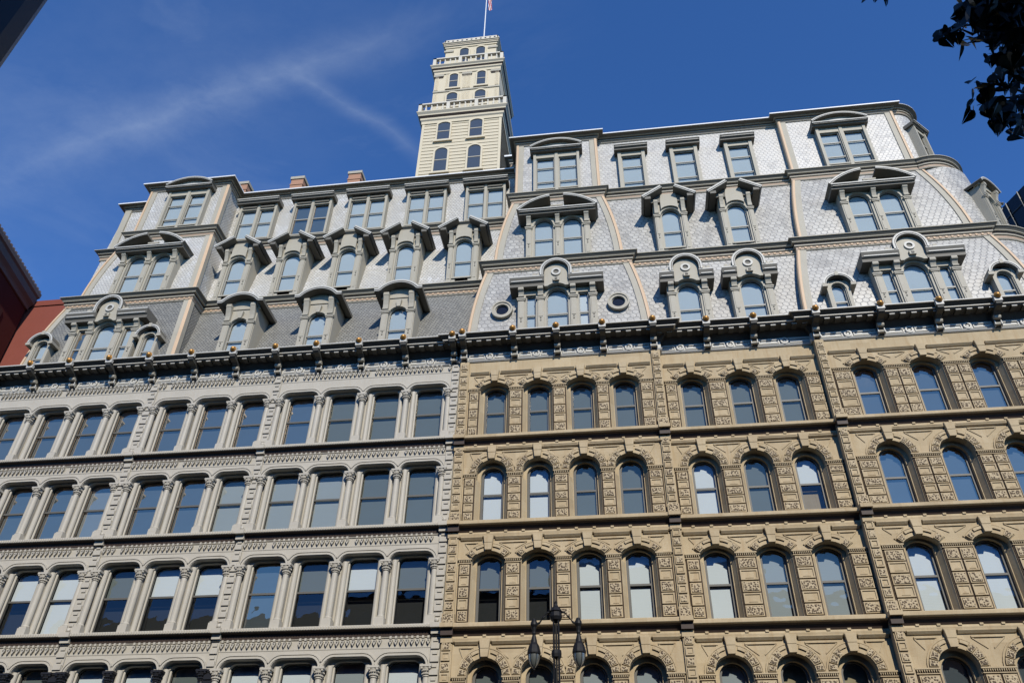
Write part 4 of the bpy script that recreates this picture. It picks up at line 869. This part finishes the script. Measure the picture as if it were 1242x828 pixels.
# flag hanging from the staff
mb = MB(); nx, nz = 14, 18
P = [[(0.25+0.42*i/nx+0.05*math.sin(j*0.5+i), 0.10*math.sin(i*1.3+j*0.2), 4.7*j/nz*(1-0.12*math.cos(i/nx*3.1))-0.4*(i/nx)) for j in range(nz+1)] for i in range(nx+1)]
for i in range(nx):
    for j in range(nz): mb.face([P[i][j], P[i+1][j], P[i+1][j+1], P[i][j+1]])
o = mb.build('flag', ['flag_cloth'], None, (-10.9, 18.0, 87.2), True); o['label'] = 'red and white striped flag hanging limp from the tower flagpole'; o['category'] = 'flag'
# ------------------------------------------------------------------ neighbours
t = thing('brick_building', 'red brick building, its shade put into the colour, brown cornice, at the left edge', 'building', (-42, 4, 0))
mb = MB(); w = [(-38.8, -1.2), (-40.9, 10.0)]
def wallbox(mb, pts, z0, z1, m=0):
    n = len(mb.v); k = len(pts); mb.v += [(x, y, z0) for x, y in pts] + [(x, y, z1) for x, y in pts]
    for i in range(k): j = (i+1) % k; mb.f.append((n+i, n+j, n+k+j, n+k+i)); mb.m.append(m)
    mb.f.append(tuple(n+k+i for i in range(k))); mb.m.append(m)
def sh(pts, o=(-42, 4)): return [(x-o[0], y-o[1]) for x, y in pts]
wallbox(mb, sh([(-40.1, 1.0), (-41.9, 9.9), (-60, 9.9), (-60, 1.0)]), 0, 39.9, 0); mb.build('wall', ['shaded_brick'], t)
mb = MB(); mb.sweep(sh([(-60, 1.0), (-40.1, 1.0), (-41.9, 9.9)]), [(0, 38.9), (0.12, 38.9), (0.16, 39.1), (0.22, 39.2), (0.42, 39.4), (0.46, 39.9), (0.6, 40.0), (0.62, 40.25), (0.62, 40.35), (-1, 40.4)])
for i in range(24):
    f = (i+0.5)/24; x, y = -40.1-1.8*f, 1.0+8.9*f; x += 0.5; mb.box(x+42-0.1, x+42+0.1, y-4-0.1, y-4+0.1, 40.1, 40.5)
mb.build('cornice', ['brownstone'], t)
mb = MB()
for i, zz in enumerate((35, 31, 27)):
    for f in (0.25, 0.7):
        x, y = -40.1-1.8*f, 1.0+8.9*f; q = MB(); q.box(-0.05, 0.06, -0.55, 0.55, 0, 2.0); inst('window', q.mesh('window', ['tower_glass']), t, (x+42, y-4, zz), rz=R(11))
t = thing('brick_building', 'sunlit red brick wall rising behind the left end of the slate roof', 'building', (-38, 14, 0))
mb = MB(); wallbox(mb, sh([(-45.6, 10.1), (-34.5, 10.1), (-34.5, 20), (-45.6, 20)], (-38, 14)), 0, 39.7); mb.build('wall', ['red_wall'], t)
mb = MB(); mb.sweep(sh([(-45.6, 10.1), (-34.5, 10.1), (-34.5, 20)], (-38, 14)), [(0, 39.3), (0.08, 39.3), (0.12, 39.75), (-0.5, 39.8)]); mb.build('coping', ['red_wall'], t)
t = thing('office_tower', 'black glass office tower peeking in at the right edge', 'building', (60, 34, 0))
mb = MB(); wallbox(mb, sh([(42.9, 44.7), (50.5, 25), (90, 35), (80, 55)], (60, 34)), 0, 69.8); mb.build('glazing', ['tower_glass'], t)
mb = MB(); a_, b_ = Vector((42.9-60, 44.7-34)), Vector((50.5-60, 25-34)); d_ = (b_-a_).normalized(); n_ = Vector((-abs(d_.y), -abs(d_.x)))
for i in range(13):
    p = a_ + (b_-a_)*i/12; mb.tube([(p.x-0.12, p.y, 0), (p.x-0.12, p.y, 69.8)], 0.07, 4)
for z in range(4, 70, 4): mb.tube([(a_.x-0.1, a_.y, z), (b_.x-0.1, b_.y, z)], 0.05, 4)
mb.build('mullions', ['mullion'], t)
t = thing('dark_building', 'near black building corner cutting off the upper left of the view', 'building', (-12.46, -30, 0))
mb = MB(); wallbox(mb, [(4.72, 5.0), (4.66, 5.25), (4.5, 5.4), (-8, 5.4), (-8, -4), (4.72, -4)], 0, 15); mb.build('wall', ['black_paint'], t)
mb = MB(); mb.box(4.72, 4.75, 3.5, 4.4, 3, 13); mb.box(-7, 4, 5.4, 5.43, 11.0, 11.06); mb.box(-7, 4, 5.4, 5.43, 12.4, 12.5); mb.build('window_band', ['mullion'], t)
# unseen row behind the viewpoint, added to cut sky fill and darken reflections
for (x0, x1, h, lab) in ((-78, -52, 24.0, 'unseen brown row building added for shade across the street, farthest to the left'), (-52, -24.4, 26.0, 'unseen brown row building added for shade across the street, second from the left end'), (-24.4, -6, 27.5, 'unseen brown row building added for shade across the street, facing the grey iron bays'), (-6, 12, 29.5, 'unseen brown row building added for shade across the street, facing the stone bays'), (12, 34, 26.5, 'unseen brown row building added for shade across the street, near the tree')):
    t = thing('unseen_row_building', lab, 'building', (x0, -38, 0), 'unseen row buildings added to shade the street'); w_ = x1-x0
    mb = MB(); mb.box(0.0, w_-0.05, -16, 0, 0, h); mb.build('wall', ['brownstone'], t)
    mb = MB(); mb.sweep([(w_-0.05, 0), (0, 0)], [(0, h-1), (0.2, h-0.9), (0.5, h-0.2), (0.6, h), (0, h+0.2)]); mb.build('cornice', ['brownstone'], t)
    wm = MB(); wm.box(-0.6, 0.6, -0.02, 0.05, 0, 2.1); wm = wm.mesh('window', ['tower_glass'])
    for r in range(int(h/3.8)):
        for c in range(int(w_/2.6)): inst('window', wm, t, (1.4+2.6*c, 0, 1.2+3.8*r))
# ------------------------------------------------------------------ street lamp
t = thing('street_lamp', 'black iron twin street lamp with two hanging teardrop lanterns', 'street lamp', (-2.02, -6, 0.14))
k = 24/14
mb = MB(); mb.lathe([(0.34, 0), (0.34, 0.3), (0.26, 0.5), (0.22, 1.0), (0.13, 1.2), (0.12, 1.3)], 0, 0, 12)
for q in range(4):
    a = R(45+90*q); mb.tube([(0.10*math.cos(a), 0.10*math.sin(a), 1.2), (0.10*math.cos(a), 0.10*math.sin(a), 9.75)], 0.026, 6)
mb.lathe([(0.03, 1.2), (0.03, 9.8)], 0, 0, 6)
for z in (2.6, 5.5, 7.6, 8.65): mb.lathe([(0.01, z-0.12), (0.14, z-0.1), (0.15, z), (0.14, z+0.1), (0.01, z+0.12)], 0, 0, 10)
mb.build('post', ['lamp_iron'], t)
mb = MB(); mb.lathe([(0.05, 9.55), (0.15, 9.62), (0.19, 9.72), (0.17, 9.85), (0.20, 9.88), (0.14, 9.98), (0.07, 10.05), (0.05, 10.12), (0.06, 10.16), (0.0005, 10.22)], 0, 0, 14); mb.build('finial', ['lamp_iron'], t)
for sx in (-1, 1):
    ar = MB(); ar.tube([(sx*0.12, 0, 9.86), (sx*0.25, 0, 9.86), (sx*0.38, 0, 9.72), (sx*0.50, 0, 9.56), (sx*0.60, 0, 9.52), (sx*0.66, 0, 9.56)], 0.035, 8); ar.lathe([(0.0005, 9.70), (0.05, 9.68), (0.10, 9.58), (0.11, 9.50), (0.07, 9.42), (0.05, 9.30), (0.065, 9.26), (0.05, 9.2), (0.09, 9.05), (0.10, 8.95)], sx*0.66, 0, 12)
    ao = ar.build('arm', ['lamp_iron'], t)
    l = MB(); l.lathe([(0.10, 8.98), (0.15, 8.90), (0.185, 8.78), (0.20, 8.70), (0.20, 8.66), (0.18, 8.64)], 0, 0, 14, m=0); l.lathe([(0.0005, 8.20), (0.02, 8.22), (0.015, 8.27)], 0, 0, 8, m=0)
    for q in range(6):
        a = R(60*q); l.tube([(0.178*math.cos(a), 0.178*math.sin(a), 8.66), (0.165*math.cos(a), 0.165*math.sin(a), 8.5), (0.09*math.cos(a), 0.09*math.sin(a), 8.32), (0.01, 0, 8.25)], 0.010, 5)
    lo = l.build('lantern', ['lamp_iron'], t, (sx*0.66, 0, 0)); g_ = MB(); g_.lathe([(0.17, 8.65), (0.165, 8.52), (0.12, 8.38), (0.05, 8.28), (0.0005, 8.26)], 0, 0, 14); g_.build('glass', ['lamp_glass'], lo, smooth=True)
# ------------------------------------------------------------------ tree close on the right
t = thing('tree', 'dark leafy branches with heart shaped leaves hanging into the upper right corner', 'tree', (6.2, -28.2, 0.14))
T0 = Vector((6.2, -28.2, 0.14))
mb = MB(); mb.tube([(0, 0, 0), (-0.05, 0, 1.5), (-0.2, 0.1, 3.0), (-0.5, 0.2, 4.6), (-0.9, 0.3, 6.2), (-1.2, 0.3, 7.6)], [0.19, 0.16, 0.14, 0.10, 0.06, 0.02], 10)
for a, b_, c in (((-0.3, 0.1, 3.6), (-1.4, 0.6, 4.6), (-2.6, 0.9, 5.1)), ((-0.5, 0.2, 4.6), (-1.8, 0.5, 5.6), (-3.2, 0.9, 6.3)), ((-0.5, 0.2, 4.6), (0.6, -0.5, 5.8), (1.2, -1.2, 6.8)), ((-0.2, 0.1, 3.2), (0.9, 0.7, 4.4), (1.8, 1.0, 5.4)), ((-0.9, 0.3, 6.2), (-1.6, 1.4, 6.8), (-2.2, 1.9, 7.2))):
    mb.tube([a, tuple((Vector(a)+Vector(b_))/2+Vector((0, 0, 0.1))), b_, c], [0.06, 0.045, 0.03, 0.01], 6)
mb.build('trunk', ['bark'], t)
rnd = random.Random(11)
lf = MB()
def leaf(p, size, dirv=None):
    d = Vector(dirv) if dirv else Vector((rnd.uniform(-0.7, 0.4), rnd.uniform(-0.6, 0.6), -1 + rnd.uniform(-0.2, 0.7)))
    d.normalize(); s = d.cross(Vector((rnd.uniform(-1, 1), rnd.uniform(-1, 1), rnd.uniform(-0.2, 0.2)))).normalized(); n = d.cross(s)
    sh_ = [(0, 0), (0.26, -0.12), (0.46, 0.02), (0.52, 0.25), (0.40, 0.52), (0.2, 0.78), (0.02, 1.08)]
    pts = [p + s*(x*size) + d*(y*size) + n*(abs(x)*0.25*size) for x, y in sh_]; q2 = [p - s*(x*size) + d*(y*size) + n*(abs(x)*0.25*size) for x, y in sh_]
    c = [Vector(q) - T0 for q in pts]; e = [Vector(q) - T0 for q in q2]
    for i in range(len(c)-1):
        lf.face([c[0], c[i], c[i+1]]) if i else None
        lf.face([e[0], e[i+1], e[i]]) if i else None
camp = Vector((0, -30, 1.6))
def at(px, py, dist):
    d = fwd*FPX + r2*(px-621) + u2*(414-py); return camp + d.normalized()*dist
blobs = [(1195, 6, 30, 12, 60), (1212, 140, 22, 18, 18), (1215, 14, 42, 26, 190), (1238, 50, 22, 26, 120), (1205, 40, 14, 12, 26), (1225, 72, 16, 12, 30), (1240, 95, 9, 10, 12), (1176, 20, 10, 5, 8), (1165, 12, 4, 4, 2), (1168, 34, 6, 8, 5), (1152, 38, 6, 6, 3), (1142, 46, 5, 6, 3), (1160, 50, 3, 4, 2), (1165, 55, 4, 6, 2), (1178, 55, 5, 8, 3), (1202, 55, 6, 8, 6), (1203, 70, 4, 6, 3), (1178, 102, 1, 1, 1), (1190, 107, 6, 4, 3), (1180, 118, 5, 5, 3), (1180, 132, 2, 6, 2), (1204, 95, 6, 2, 3), (1198, 108, 4, 6, 3), (1222, 106, 10, 4, 6), (1194, 130, 6, 6, 5), (1210, 132, 8, 7, 10), (1215, 146, 12, 8, 16), (1238, 122, 8, 7, 8), (1208, 152, 5, 6, 4), (1236, 148, 10, 9, 12), (1232, 160, 6, 6, 4), (1050, -1, 3, 1, 2), (1075, -3, 3, 1, 2), (1062, -6, 6, 2, 2)]
for (x, y, rx, ry, n) in blobs:
    for i in range(n):
        u, v = rnd.gauss(0, 0.5), rnd.gauss(0, 0.5); dist = rnd.uniform(5.2, 6.6) if n > 6 else rnd.uniform(5.3, 5.9)
        leaf(at(x+rx*u, y+ry*v - 4, dist), rnd.uniform(0.065, 0.10))
cnt = 0
while cnt < 5200:  # unseen crown mass, set toward the sun to shade the visible leaves
    v = Vector((rnd.gauss(0, 1), rnd.gauss(0, 1), rnd.gauss(0, 1))).normalized()*rnd.uniform(0.35, 1)**0.5
    p = Vector((4.6+v.x*2.6, -28.8+v.y*2.2, 7.2+v.z*2.3)); px, py = proj(p)
    if px < 1262 and py > -22 and px > -30: 
        if p.y > -30: continue
    if p.x < 2.0: continue
    leaf(p, rnd.uniform(0.06, 0.10)); cnt += 1
lf.build('crown', ['leaf'], t)
tw = MB()
for a, b_ in (((1242, 40), (1165, 50)), ((1242, 45), (1205, 58)), ((1242, 118), (1185, 128)), ((1242, 112), (1182, 100)), ((1185, 30), (1150, 40)), ((1230, 10), (1170, 22)), ((1180, 42), (1160, 38)), ((1242, 130), (1200, 140))):
    p, q = at(a[0], a[1], 5.8) - T0, at(b_[0], b_[1], 5.6) - T0; mid = (p+q)/2 + Vector((0, 0, 0.03)); tw.tube([tuple(p), tuple(mid), tuple(q)], [0.008, 0.005, 0.002], 5)
tw.build('twigs', ['bark'], t)
# parts of the block were modelled in world coordinates: shift those meshes into the parent's frame
print('objects', len(bpy.data.objects))
